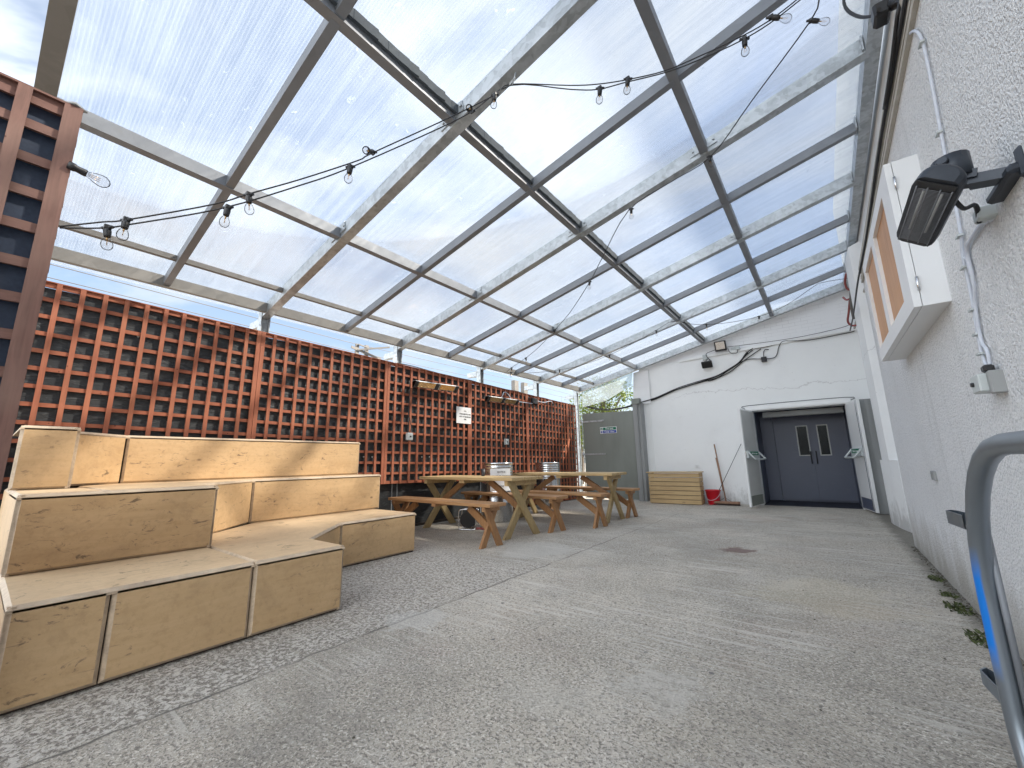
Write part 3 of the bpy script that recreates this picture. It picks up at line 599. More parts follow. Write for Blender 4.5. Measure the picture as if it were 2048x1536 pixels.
def picnic_table(loc,rot,L_,W_,Z_,label):
    t=thing('picnic_table',label,'table',loc,rot,'cross legged picnic tables')
    nb=5; th=.042; w=W_/nb; b=NB()
    for i in range(nb): board(b,-L_/2+random.uniform(-.004,.004),L_/2+random.uniform(-.004,.004),-W_/2+i*w+.003,-W_/2+(i+1)*w-.003,Z_-th,Z_)
    obj('tabletop',b,'tab',t,True)
    for s in (-1,1):
        x=s*(L_/2-.13)
        b=NB(); board(b,x-.03,x+.03,-W_/2+.03,W_/2-.03,Z_-th-.07,Z_-th-.001); obj('cross_batten',b,'tab',t,True)
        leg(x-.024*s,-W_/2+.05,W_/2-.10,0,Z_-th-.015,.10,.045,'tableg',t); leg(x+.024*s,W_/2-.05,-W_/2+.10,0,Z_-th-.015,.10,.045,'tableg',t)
        b=NB(); beam(b,(x-.03*s,0,Z_*.47),(s*.28,0,Z_-th-.03),.045,.085); obj('brace',b,'benleg',t,True)
    b=NB(); board(b,-.05,.05,-W_/2+.02,W_/2-.02,Z_-th-.045,Z_-th-.001); obj('centre_batten',b,'tab',t,True)
    return t
def bench(loc,rot,L_,W_,Z_,label):
    t=thing('bench',label,'bench',loc,rot,'cross legged benches at the picnic tables')
    th=.04; b=NB()
    for i in range(2): board(b,-L_/2+random.uniform(-.003,.003),L_/2,-W_/2+i*W_/2+.002,-W_/2+(i+1)*W_/2-.002,Z_-th,Z_)
    obj('seat',b,'ben',t,True)
    for s in (-1,1):
        x=s*(L_/2-.12)
        b=NB(); board(b,x-.028,x+.028,-W_/2+.015,W_/2-.015,Z_-th-.055,Z_-th-.001); obj('cross_batten',b,'ben',t,True)
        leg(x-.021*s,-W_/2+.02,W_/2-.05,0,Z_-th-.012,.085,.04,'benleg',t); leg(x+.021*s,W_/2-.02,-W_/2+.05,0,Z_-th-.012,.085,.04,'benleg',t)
        b=NB(); beam(b,(x-.03*s,0,Z_*.42),(s*(L_/2-.50),0,Z_-th-.03),.04,.09); obj('brace',b,'benleg',t,True)
    b=NB(); board(b,-.04,.04,-W_/2+.01,W_/2-.01,Z_-th-.04,Z_-th-.001); obj('centre_batten',b,'ben',t,True)
    return t
picnic_table((-4.33,4.75,0),-.064,2.03,.70,.80,'nearer pale wooden picnic table with crossed legs and a black cup on it')
picnic_table((-3.80,6.62,0),.06,1.97,.74,.80,'further pale wooden picnic table with crossed legs, towards the grey gate')
bench((-4.286,3.972,0),-.032,2.08,.31,.515,'reddish bench in front of the nearer picnic table, closest to the stepped seating')
bench((-4.167,5.36,0),-.083,2.09,.31,.505,'reddish bench behind the nearer picnic table, in front of the nearer barrel')
bench((-3.76,6.02,0),-.051,1.99,.30,.505,'reddish bench in front of the further picnic table')
bench((-3.737,7.30,0),-.057,1.957,.31,.505,'reddish bench behind the further picnic table, nearest the grey gate')
# cup
t=thing('cup','small black cup standing on the nearer picnic table','cup',(-4.28,4.83,.802)); b=NB(); lathe(b,[(.028,0),(.036,.11),(.033,.11),(.026,.006)],(0,0,0),seg=18,cap=False); lathe(b,[(.028,0),(.028,.004)],(0,0,0),seg=18); obj('cup',b,'black',t,True)
# barrels
def barrel(loc,r,h,label):
    t=thing('steel_barrel',label,'barrel',loc,0,'shiny steel barrels by the trellis')
    pr=[(r*.97,0),(r,.02),(r,h*.30),(r*1.03,h*.315),(r,h*.33),(r,h*.62)]
    z=h*.64
    while z<h*.93: pr+=[(r,z),(r*1.025,z+.012),(r,z+.024)]; z+=.045
    pr+=[(r,h-.03),(r*1.03,h-.02),(r*1.03,h),(r*.97,h),(r*.96,h-.03)]
    b=NB(); lathe(b,pr,(0,0,0),seg=48,cap=False); lathe(b,[(r*.955,h-.05),(r*.955,h-.03)],(0,0,0),seg=40); obj('drum',b,'barrel',t,True)
    return t
b1=barrel((-4.72,5.72,0),.275,1.0,'nearer shiny steel barrel with a white notice, by the trellis')
barrel((-4.93,7.72,0),.265,.985,'further shiny steel barrel without a notice, by the trellis')
# notice on barrel: curved sheet
a0=math.atan2(-5.72,4.72)+.22; b=NB(); r=.283; prev=None
for k in range(9):
    a=a0-.68+k*1.36/8; v=[b.verts.new((r*math.cos(a),r*math.sin(a),z)) for z in (.52,.90)]+[b.verts.new(((r+.002)*math.cos(a),(r+.002)*math.sin(a),z)) for z in (.52,.90)]
    if prev:
        for i,j in ((0,1),(3,2),(1,3),(2,0)): b.faces.new((prev[i],v[i],v[j],prev[j]))
    else: b.faces.new((v[0],v[1],v[3],v[2]))
    prev=v
bmesh.ops.recalc_face_normals(b,faces=b.faces[:])
t=tag(obj('notice',b,'sign'),'white notice wrapped on the nearer steel barrel','notice'); t.location=(-4.72,5.72,0)
def radial(body,sz,ang,z,w=1):
    nrm=Vector((math.cos(ang),math.sin(ang),0)); rr=Vector((-math.sin(ang),math.cos(ang),0)); o=text(body,sz,'ink',tuple(nrm*(r+.010)+Vector((0,0,z))),tuple(rr),(0,0,1),None,ext=.001); o.parent=t
radial('NOTICE',.04,a0,.84); radial('PLEASE BE CAREFUL',.045,a0,.77); radial('HERE',.04,a0,.60)
# cable reel
t=thing('cable_reel','black extension cable reel with wire frame under the nearest bench','cable reel',(-4.50,4.74,0),.45)
b=NB(); 
for y in (-.08,.08):
    tube(b,smooth_pts([(-.13,y,.03),(-.14,y,.16),(-.13,y,.27),(-.1,y,.30),(.1,y,.30),(.13,y,.27),(.14,y,.16),(.13,y,.03),(.1,y,.012),(-.1,y,.012),(-.13,y,.03)],4),.009,8)
tube(b,[(-.1,-.08,.30),(-.1,.08,.30)],.009,8); tube(b,[(.1,-.08,.012),(.1,.08,.012)],.009,8); obj('frame',b,'chrome',t,True)
b=NB(); lathe(b,[(.12,-.06),(.12,-.05),(.05,-.05),(.05,.05),(.12,.05),(.12,.06)],(0,0,.15),(0,1,0),24); obj('drum',b,'black',t,True)
b=NB()
for k in range(7):
    rr=random.uniform(.07,.115); z=.15+random.uniform(-.02,.0); tube(b,[(rr*math.cos(a/14*2*math.pi)+random.uniform(-.004,.004),-.045+.015*k,z+rr*.95*math.sin(a/14*2*math.pi)) for a in range(14)],.005,6,closed=True)
obj('wound_cable',b,'cable',t,True)
b=NB(); bx(b,.05,.12,.02,.07,.26,.285,0,.004); tube(b,smooth_pts([(.12,.0,.012),(.2,.03,.008),(.26,-.02,.007)],4),.02,8); obj('socket_cover',b,'redhose',t,True)

# ---------------- gate ----------------
GY=10.12
gt=thing('yard_gate','plain grey sheet steel gate with fire exit sign, left of the end wall','gate',(-4.5,GY,0))
b=NB(); prism(b,[(-5.235,.03),(-3.80,.03),(-3.80,2.26),(-5.235,2.30)],'y',GY,GY+.04); obj('leaf',b,'gate',gt)
for z in (2.065,1.175):
    b=NB(); bx(b,-5.30,-4.62,GY-.012,GY,z-.022,z+.022,0,.003); lathe(b,[(.022,-.06),(.022,.06)],(-5.27,GY-.015,z),seg=12)
    for x in (-5.15,-4.95,-4.7): lathe(b,[(.01,0),(.01,.008)],(x,GY-.012,z),(0,-1,0),8)
    obj('strap_hinge',b,'galv',gt)
b=NB(); tube(b,[(-5.25,GY-.02,.02),(-5.25,GY-.02,2.3)],.011,8); obj('hinge_rod',b,'galv',gt)
gp=thing('gate_post','grey channel steel gate post at the corner of the end wall','post',(-3.75,GY,0))
b=NB(); bx(b,-3.785,-3.70,GY-.03,GY+.05,0,2.42); bx(b,-3.70,-3.672,GY-.02,GY+.1,0,2.42); bx(b,-3.672,-3.60,GY+.02,GY+.28,0,2.46); obj('channel',b,'clad',gp); 
b=NB(); bx(b,-3.80,-3.60,GY-.05,GY+.12,2.42,2.56); bx(b,-3.797,-3.785,GY-.02,GY+.02,1.1,1.2); obj('post_head',b,'gate',gp)
sg=thing('fire_exit_sign','white fire exit keep clear sign on the grey gate','sign',(-4.45,GY-.01,1.80))
b=NB(); bx(b,-4.735,-4.265,GY-.008,GY-.001,1.71,1.885,0,.002); obj('plate',b,'sign',sg)
b=NB(); bx(b,-4.65,-4.28,GY-.011,GY-.0085,1.805,1.872); obj('green_band',b,'green',sg); b=NB(); bx(b,-4.65,-4.28,GY-.011,GY-.0085,1.722,1.792); obj('blue_band',b,'blue',sg)
text('Fire exit',.066,'sign',(-4.465,GY-.0125,1.839),(1,0,0),(0,0,1),sg); text('Keep clear',.066,'sign',(-4.465,GY-.0125,1.757),(1,0,0),(0,0,1),sg)
b=NB(); lathe(b,[(.028,0),(.028,.003)],(-4.692,GY-.0085,1.757),(0,-1,0),20); obj('blue_disc',b,'blue',sg); b=NB(); bx(b,-4.72,-4.665,GY-.011,GY-.0085,1.808,1.868); obj('green_pictogram',b,'green',sg)
b=NB(); bx(b,-4.698,-4.686,GY-.0125,GY-.0113,1.825,1.855); bx(b,-4.705,-4.675,GY-.0125,GY-.0113,1.815,1.822); bx(b,-4.696,-4.688,GY-.0135,GY-.0118,1.75,1.772); obj('pictogram_marks',b,'sign',sg)

# ---------------- planter, bucket, broom, vent ----------------
pt=thing('planter','long raised planter clad in pale horizontal boards against the end wall','planter',(-2.85,9.98,0),.04)
b=NB(); HL,HW=.56,.20; zz=0.012
for k in range(7):
    h=.098; 
    bx(b,-HL,HL,-HW,-HW+.02,zz,zz+h-.011,0,.003); bx(b,HL-.02,HL,-HW+.0205,HW,zz,zz+h-.011,0,.003); bx(b,-HL,-HL+.02,-HW+.0205,HW,zz,zz+h-.011,0,.003); zz+=h
obj('cladding',b,'plank',pt,True)
b=NB(); bx(b,-HL-.035,HL+.03,-HW-.03,-HW+.06,zz,zz+.022,0,.003); bx(b,-HL-.035,HL+.03,HW-.06,HW,zz,zz+.022,0,.003); bx(b,-HL-.035,-HL+.06,-HW+.0605,HW-.0605,zz,zz+.022,0,.003); bx(b,HL-.06,HL+.03,-HW+.0605,HW-.0605,zz,zz+.022,0,.003); obj('rim',b,'plank',pt,True)
b=NB(); bx(b,-HL+.022,HL-.022,-HW+.022,HW-.01,.0,zz-.12); obj('inner_box',b,'plinth',pt,True)
bk=thing('bucket','red plastic bucket between the planter and the broom','bucket',(-2.10,10.13,0))
b=NB(); lathe(b,[(.115,0),(.155,.29),(.165,.295),(.165,.315),(.15,.315),(.148,.29),(.11,.01)],seg=28,cap=False); lathe(b,[(.115,0),(.115,.01)],seg=28); obj('pail',b,'red',bk,True)
b=NB(); tube(b,smooth_pts([(-.16,0,.29),(-.15,-.10,.17),(-.05,-.16,.10),(.07,-.16,.13),(.14,-.09,.21),(.16,0,.29)],5),.004,6); obj('handle',b,'wcable',bk,True)
bm_=thing('broom','wide yard broom with wooden handle leaning on the end wall','broom',(-1.84,10.05,0))
b=NB(); bx(b,-.26,.27,-.04,.03,.035,.085,0,.008); obj('head',b,'stick',bm_,True)
b=NB(); 
for k in range(46):
    x=-.255+k*.0114; 
    for yv in (-.025,0,.02): beam(b,(x,yv,.036),(x+random.uniform(-.01,.01),yv*1.5+random.uniform(-.008,.008),0.0),.008,.01)
obj('bristles',b,'bristle',bm_,True)
b=NB(); tube(b,[(.0,0,.08),(-.17,.30,1.33)],.014,10); tube(b,[(-.05,.10,.30),(-.158,.27,1.02)],.012,8); obj('handle',b,'stick',bm_,True)
b=NB(); tube(b,[(-.13,0,.085),(-.02,.04,.16),(.10,0,.085)],.004,6); obj('brace',b,'cable',bm_,True)
rd=thing('rod','thin dark metal rod leaning from the red bucket to the door frame','rod',(-1.95,10.1,.25)); b=NB(); tube(b,[(-1.98,10.06,.27),(-1.46,10.38,1.32)],.006,8); obj('rod',b,'cable',rd)
vt=thing('wall_vent','small white vent plate low on the end wall above the planter','vent',(-2.44,DY,.82)); b=NB(); bx(b,-2.50,-2.39,DY-.012,DY-.001,.785,.865,0,.002)
obj('plate',b,'white',vt); b=NB()
for k in range(4): bx(b,-2.475,-2.415,DY-.015,DY-.0125,.80+k*.014,.806+k*.014)
obj('slots',b,'doorgrey',vt)

# ---------------- notice on trellis ----------------
X0=-5.40
nn=thing('notice_board','white notice asking for respect, fixed to the fourth trellis panel seam','notice',(X0,5.54,1.9),0)
b=NB(); bx(b,X0,X0+.006,5.345,5.745,1.745,2.06,0,.002); obj('sheet',b,'sign',nn)
for s_,z,tx in ((.022,1.985,'NOTICE'),(.036,1.925,"PLEASE BE RESPECTFUL, WE'RE"),(.036,1.875,'NEXT TO NEIGHBOURS'),(.036,1.825,'HERE'),(.02,1.775,'*')):
    text(tx,s_,'ink',(X0+.0075,5.575,z),(0,1,0),(0,0,1),nn,sx=.62 if len(tx)>20 else .8)

# ---------------- bar heaters on the trellis ----------------
def bar_heater(y0,y1,z0,z1,label):
    t=thing('bar_heater',label,'heater',(-5.33,(y0+y1)/2,(z0+z1)/2),0,'long infrared bar heaters on the trellis')
    def P(y,dx,dz): return (-5.30+dx,y,z0+(z1-z0)*(y-y0)/(y1-y0)+dz)
    b=NB(); d=.055; n=4
    prof=[(-.03,.045),(.055,.042),(.062,.030),(.0,-.055),(-.03,-.055)]
    A=[b.verts.new(P(y0,*p)) for p in prof];B=[b.verts.new(P(y1,*p)) for p in prof]; b.faces.new(A[::-1]); b.faces.new(B)
    for k in range(5): b.faces.new((A[k],A[(k+1)%5],B[(k+1)%5],B[k]))
    bmesh.ops.recalc_face_normals(b,faces=b.faces[:]); obj('housing',b,'galv',t)
    w=(y1-y0)
    for f0,f1 in ((.08,.45),(.58,.93)):
        b=NB(); A=[b.verts.new(P(y0+w*f,*p)) for f,p in ((f0,(.006,-.050)),(f1,(.006,-.050)),(f1,(.063,.026)),(f0,(.063,.026)))]; B=[b.verts.new(v.co+Vector((.005,0,-.004))) for v in A]
        b.faces.new(A); b.faces.new(B[::-1])
        for k in range(4): b.faces.new((A[k],A[(k+1)%4],B[(k+1)%4],B[k]))
        bmesh.ops.recalc_face_normals(b,faces=b.faces[:]); obj('reflector',b,'orange',t)
    for f in (0.0,.47,.96):
        b=NB(); y=y0+w*f; p=P(y,0,0); prism(b,[(p[0]-.03,p[2]-.065),(p[0]+.01,p[2]-.065),(p[0]+.075,p[2]+.026),(p[0]+.068,p[2]+.038),(p[0]-.03,p[2]+.038)],'y',y,y+w*.05+.02); obj('end_cap',b,'black',t)
    b=NB(); 
    for f in (.2,.8): y=y0+w*f; p=P(y,0,0); beam(b,(-5.43,y,p[2]),(p[0],y,p[2]+.01),.02,.02)
    obj('bracket',b,'black',t); return t
bar_heater(4.24,5.22,2.33,2.37,'nearer long infrared heater with chrome hood on the trellis')
bar_heater(6.09,7.10,2.29,2.32,'further long infrared heater with chrome hood on the trellis')
def switch(y,z,ztop,label):
    t=thing('switch_box',label,'switch',(-5.40,y,z),0,'switch boxes under the bar heaters'); b=NB(); bx(b,-5.415,-5.36,y-.055,y+.055,z-.06,z+.06,0,.006); obj('box',b,'plastic',t)
    b=NB(); lathe(b,[(.014,0),(.012,.012)],(-5.36,y,z),(1,0,0),10); obj('knob',b,'black',t)
    b=NB(); tube(b,smooth_pts([(-5.40,y-.02,z+.06),(-5.40,y-.03,z+.3),(-5.405,y-.02,(z+ztop)/2),(-5.40,y-.01,ztop)],5),.006,6); tube(b,smooth_pts([(-5.40,y+.01,z+.06),(-5.385,y+.03,z+.15),(-5.40,y+.0,z+.32)],5),.006,6); obj('cable',b,'cable',t)
switch(4.26,1.45,2.30,'grey switch box with black cable below the nearer bar heater'); switch(6.84,1.435,2.28,'grey switch box with black cable below the further bar heater')
t=thing('adapter_box','black weatherproof connector box on the fence top past the further heater','connector',(-5.38,7.85,2.5)); b=NB(); bx(b,-5.42,-5.33,7.80,8.02,2.36,2.50,0,.01); obj('box',b,'black',t)
b=NB(); tube(b,smooth_pts([(-5.34,7.1,2.34),(-5.35,7.4,2.35),(-5.35,7.82,2.36)],6),.008,6); tube(b,smooth_pts([(-5.36,8.0,2.45),(-5.35,8.3,2.44),(-5.33,8.6,2.50),(-5.36,8.75,2.46)],6),.010,6); tube(b,smooth_pts([(-5.36,6.65,2.34),(-5.36,6.75,2.5),(-5.36,6.9,2.47),(-5.36,7.0,2.36)],6),.009,6); obj('cable',b,'wcable',t)
t=thing('fence_cable','black cable lying loosely along the top of the trellis','cable',(-5.45,5,2.6)); b=NB()
pts=[(-5.455+random.uniform(-.01,.01),y,zt_(y)+.018+max(0,random.gauss(.004,.008))) for y in [4.0+k*.3 for k in range(20)]]; tube(b,smooth_pts(pts,4),.008,6); obj('cable',b,'cable',t)

# ---------------- festoon lights ----------------
F={
'Aup':[(-2.748,.079,2.148),(-2.661,.205,2.2),(-2.609,.28,2.228),(-2.409,.569,2.384),(-2.322,.695,2.478),(-2.184,.895,2.622),(-2.012,1.143,2.819),(-1.967,1.208,2.891),(-1.698,1.597,3.281),(-1.519,1.856,3.557),(-1.46,1.965,3.70)],
'Alo':[(-2.747,.08,2.141),(-2.658,.209,2.168),(-2.599,.294,2.206),(-2.386,.602,2.368),(-2.182,.897,2.584),(-2.045,1.095,2.747),(-1.789,1.465,3.103),(-1.615,1.718,3.367),(-1.46,1.965,3.69)],
'Bup':[(-1.07,2.13,3.566),(-.888,2.198,3.512),(-.713,2.263,3.484),(-.5,2.341,3.471),(-.3,2.416,3.509),(-.111,2.486,3.555),(.059,2.549,3.615),(.219,2.609,3.713),(.371,2.665,3.829),(.75,2.8,4.10)],
'Blo':[(-1.072,2.129,3.534),(-.9,2.193,3.472),(-.732,2.256,3.467),(-.485,2.347,3.458),(-.288,2.42,3.486),(-.088,2.495,3.534),(.07,2.553,3.599),(.236,2.615,3.705),(.38,2.668,3.806),(.75,2.8,4.08)],
'C':[(.75,2.85,4.1),(.4,2.977,4.047),(.314,3.076,3.975),(-.1,3.545,3.97),(-.524,4.027,3.97),(-.925,4.033,3.88),(-1.40,4.052,3.758),(-1.963,4.568,3.601),(-2.314,4.897,3.492),(-3.006,5.546,3.394),(-3.68,6.16,3.39),(-4.142,6.363,3.226),(-4.634,6.577,3.112),(-5.2,6.84,3.05),(-5.38,6.90,2.99),(-5.334,6.918,2.967),(-4.9,7.092,2.92),(-4.295,7.334,2.936),(-3.836,7.518,3.005),(-3.307,7.729,3.174),(-2.817,7.925,3.394),(-2.419,8.085,3.607),(-2.11,8.21,3.766),(-1.81,8.315,3.67),(-1.529,8.413,3.622),(-1.135,8.551,3.61),(-.658,8.718,3.666),(-.233,8.866,3.815),(.222,9.026,4.112),(.381,9.081,4.184),(.783,9.222,4.203)]}
BU={'S1':[(-2.609,.28,2.228,0),(-2.321,.696,2.474,0),(-1.967,1.208,2.895,1),(-1.519,1.856,3.557,0),(-.713,2.263,3.488,0),(.085,2.559,3.642,2)],
'S2':[(-2.647,.224,2.174,0),(-2.371,.624,2.379,0),(-2.035,1.11,2.765,0),(-1.615,1.718,3.375,1),(-.884,2.199,3.475,0),(-.061,2.505,3.542,0)],
'S3':[(.313,3.077,3.972,2),(-.531,4.036,3.98,0),(-1.362,4.045,3.765,0),(-2.325,4.908,3.495,0),(-3.66,6.14,3.39,0),(-4.640,6.58,3.11,0),(-5.22,6.85,3.04,0),(-5.30,6.93,2.965,0),(-4.295,7.334,2.936,0),(-3.308,7.729,3.17,0),(-2.419,8.084,3.60,0),(-1.529,8.413,3.622,0),(-.658,8.718,3.666,0)]}
def bulb(p,mode,par):
    p=Vector(p); ax={0:Vector((random.uniform(-.12,.12),random.uniform(-.12,.12),-1)),1:Vector((.45,-.75,-.6)),2:Vector((.7,.2,-.45))}[mode].normalized()
    b=NB(); bx(b,p.x-.014,p.x+.014,p.y-.014,p.y+.014,p.z-.012,p.z+.012,0,.003); lathe(b,[(.013,0),(.016,.018),(.0145,.046),(.013,.05)],p,ax,12); tube(b,[p-Vector((.024,.015,0)),p+Vector((.024,.015,0))],.008,6)
    h=obj('lamp_holder',b,'black',par); q=p+ax*.048
    b=NB(); prof=[(.0115,0),(.013,.008),(.019,.020),(.0225,.032),(.0235,.043),(.021,.055),(.014,.064),(.004,.068)]; lathe(b,prof,q,ax,16); obj('bulb',b,'bulb',h)
    b=NB(); tube(b,[q+ax*.0,q+ax*.018],.004,5); tube(b,[q+ax*.016+Vector((.004,0,0)),q+ax*.042+Vector((.006,0,0)),q+ax*.042-Vector((.006,0,0)),q+ax*.016-Vector((.004,0,0))],.0011,4); obj('filament',b,'orange',h)
for key,segs,lab in (('S1',('Aup','Bup'),'upper of the two festoon light strings running from the dull screen to the right wall'),('S2',('Alo','Blo'),'lower of the two festoon light strings running from the dull screen to the right wall'),('S3',('C',),'single festoon light string zigzagging across the far half of the canopy')):
    t=thing('festoon_string',lab,'string lights',F[segs[0]][0],0,'festoon light strings under the canopy')
    pts=[q for s_ in segs for q in F[s_]]; b=NB(); tube(b,smooth_pts(pts,4),.0038 if key!='S3' else .0048,6); obj('cord',b,'cable',t)
    for q in BU[key]: bulb(q[:3],q[3],t)
t=thing('hook','small cable tie and hook holding the festoon strings to the second rafter','hook',(-1.44,2.0,3.75)); b=NB(); tube(b,[(-1.45,1.97,3.69),(-1.43,1.99,3.80)],.006,6); tube(b,[(-1.47,1.96,3.71),(-1.42,1.97,3.73)],.005,5); tube(b,[(-1.46,1.95,3.68),(-1.43,1.98,3.74)],.005,5); obj('tie',b,'galv',t)
t=thing('screen_lamp','clear pear shaped bulb in a black holder on the edge of the dull screen','lamp',(-2.745,.09,2.46)); b=NB(); ax=Vector((.03,.98,-.18)).normalized(); p=Vector((-2.735,.072,2.465)); lathe(b,[(.02,-.01),(.02,.012),(.016,.02),(.018,.05),(.016,.056)],p,ax,14); obj('lamp_holder',b,'black',t)
b=NB(); lathe(b,[(.013,0),(.016,.012),(.025,.03),(.03,.05),(.029,.066),(.02,.08),(.006,.088)],p+ax*.055,ax,20); obj('bulb',b,'bulb',t)
b=NB(); 
for s_ in (-.006,.0,.006): tube(b,[p+ax*.06+Vector((s_,0,s_*.5)),p+ax*.105+Vector((s_*1.5,0,s_))],.0016,4)
obj('filament',b,'orange',t)

# ---------------- end wall electrics ----------------
yw=DY-.02
def wl(l,dy=0): return [(x,yw+dy,z) for x,z in l]
t=thing('cable_bundle','thick bundle of black cables sagging across the end wall','cable',(-2.3,yw,2.8)); b=NB()
B1=[(-5.3,2.55),(-4.75,2.40),(-4.2,2.385),(-3.676,2.469),(-3.287,2.543),(-2.871,2.684),(-2.617,2.755),(-2.167,2.842),(-1.804,2.908),(-1.54,3.037),(-1.298,3.173),(-1.129,3.352),(-.989,3.43)]
for dz,dy,end in ((0,0,12),(.022,-.008,13),(-.02,-.004,13),(.01,-.02,12)):
    l=[(x+(random.uniform(-.01,.01)),z+dz+random.uniform(-.008,.008)) for x,z in B1[:end]]; tube(b,smooth_pts(wl(l,dy),5),.010,6)
tube(b,smooth_pts(wl([(-2.3,2.80),(-2.035,2.845),(-1.939,2.835),(-1.71,2.904),(-1.467,3.008),(-1.254,3.165),(-1.063,3.288),(-.833,3.418)]),5),.010,6)
tube(b,smooth_pts(wl([(-1.4,3.12),(-1.221,3.195),(-1.071,3.221),(-.853,3.187)]),5),.009,6); tube(b,smooth_pts(wl([(-1.13,3.35),(-1.10,3.38),(-1.14,3.41)]),3),.008,6); obj('cables',b,'cable',t)
t=thing('junction_box','small black plug box with cable loops on the end wall above the doors','box',(-.8,yw,3.17)); b=NB(); bx(b,-.855,-.75,yw-.05,yw+.015,3.11,3.22,0,.006); obj('box',b,'black',t)
b=NB(); tube(b,smooth_pts(wl([(-.80,3.22),(-.794,3.326),(-.76,3.385),(-.69,3.378)]),5),.009,6); tube(b,smooth_pts(wl([(-.75,3.175),(-.611,3.175),(-.547,3.247),(-.503,3.389),(-.436,3.493),(-.354,3.51),(-.27,3.49),(.067,3.447),(.403,3.454),(.727,3.472),(.80,3.485)]),5),.009,6); obj('cable',b,'cable',t)
t=thing('wall_cable','thin grey cable clipped under the ledge of the end wall','cable',(-.5,yw,3.6)); b=NB(); tube(b,smooth_pts([(-1.50,yw-.02,3.585),(-.9,yw-.02,3.555),(-.27,yw-.02,3.54),(.248,yw-.02,3.56),(.662,yw-.03,3.60),(.79,yw-.03,3.66)],5),.006,6); tube(b,smooth_pts(wl([(-1.25,3.50),(-.9,3.44),(-.5,3.47),(-.4,3.50)]),4),.005,6); obj('cable',b,'plinth',t)
def flood(cx,cz,w,h,lit,label,tilt):
    t=thing('floodlight',label,'floodlight',(cx,yw-.08,cz),0,'black floodlights on the end wall'); b=NB(); bx(b,-w/2,w/2,-.03,.03,-h/2,h/2,0,.012); bmesh.ops.rotate(b,verts=b.verts[:],cent=(0,0,0),matrix=Matrix.Rotation(tilt,3,'X')); obj('housing',b,'black',t,True)
    b=NB(); bx(b,-w/2+.03,w/2-.03,-.034,-.031,-h/2+.045 if lit else -h/2+.02,h/2-.02); bmesh.ops.rotate(b,verts=b.verts[:],cent=(0,0,0),matrix=Matrix.Rotation(tilt,3,'X')); obj('glass',b,'chrome' if lit else 'black',t,True)
    b=NB(); beam(b,(-w*.3,.03,0),(-w*.3,.095,-.02),.02,.012); beam(b,(w*.3,.03,0),(w*.3,.095,-.02),.02,.012); obj('bracket',b,'black',t,True)
flood(-1.63,3.62,.25,.24,True,'larger black floodlight with silver reflector under the end rafter',R_(18)); flood(-1.965,3.225,.235,.17,False,'smaller black floodlight lower left on the end wall',R_(35))
t=thing('socket_box','white square junction box behind the smaller floodlight','box',(-2.0,yw,3.43)); b=NB(); bx(b,-2.06,-1.95,yw-.01,yw+.015,3.36,3.49,0,.004); obj('box',b,'plastic',t); b=NB(); tube(b,smooth_pts(wl([(-1.75,3.56),(-1.93,3.52),(-1.97,3.47),(-1.93,3.38),(-1.90,3.32)],-.03),5),.007,6); tube(b,smooth_pts(wl([(-1.99,3.33),(-1.93,3.37),(-1.88,3.32)],-.03),5),.007,6); obj('cable',b,'cable',t)
t=thing('outlet_box','pale junction box to the right of the larger floodlight','box',(-1.3,yw,3.52)); b=NB(); bx(b,-1.43,-1.34,yw-.01,yw+.015,3.49,3.56,0,.004); bx(b,-1.335,-1.245,yw-.03,yw+.015,3.48,3.57,0,.004); obj('box',b,'plastic',t); b=NB(); tube(b,smooth_pts(wl([(-1.49,3.56),(-1.46,3.45),(-1.39,3.40),(-1.31,3.41),(-1.29,3.48)],-.03),5),.007,6); obj('cable',b,'cable',t)

# ---------------- right wall services ----------------
t=thing('cable_trunking','cream cable trunking and pipes running along the top of the pebbledashed wall','trunking',(.6,4,3.2))
b=NB()
def wx(y): return .636+.0075*(y-1.6)
for z,w,h in ((3.30,.03,.07),(3.20,.02,.022),(3.155,.022,.03)): beam(b,(wx(1.2)-.012,1.2,z),(wx(6.5)-.012,6.5,z+.02),w,h)
obj('trunking',b,'trunk',t); b=NB(); tube(b,smooth_pts([(wx(y)-.03,y,3.255+.02*math.sin(y*2.1)) for y in [1.4+.5*k for k in range(17)]],3),.011,6)
tube(b,smooth_pts([(.66,2.68,3.5),(.625,2.62,3.36),(.60,2.62,3.27),(.60,2.9,3.24),(.605,3.3,3.25)],5),.010,6); obj('black_cable',b,'cable',t)
b=NB(); tube(b,[(wx(6.5),6.5,3.25),(.80,7.5,3.45),(.80,10.3,3.52)],.02,8); tube(b,[(.82,7,3.85),(.82,10.3,3.80)],.016,8); obj('pipe',b,'trunk',t)
t=thing('plug_connector','black weatherproof plug connector hanging at the top of the right wall','connector',(.55,2.78,3.5)); b=NB()
bx(b,.53,.60,2.66,2.76,3.38,3.47,0,.012); bx(b,.55,.61,2.74,2.82,3.43,3.50,0,.008); lathe(b,[(.03,0),(.026,.05),(.012,.10)],(.60,2.68,3.42),(.7,-.3,-.35),10); obj('body',b,'black',t)
b=NB(); tube(b,smooth_pts([(.63,2.62,3.36),(.61,2.66,3.40),(.56,2.72,3.44),(.50,2.84,3.60),(.47,2.95,3.85),(.55,3.05,4.2)],5),.009,6); tube(b,[(.54,2.60,3.36),(.56,2.78,3.50)],.010,6); obj('cable',b,'cable',t)
t=thing('red_hose','faded red hose loops hanging on brackets in the far upper corner','hose',(.74,9.2,3.8)); b=NB()
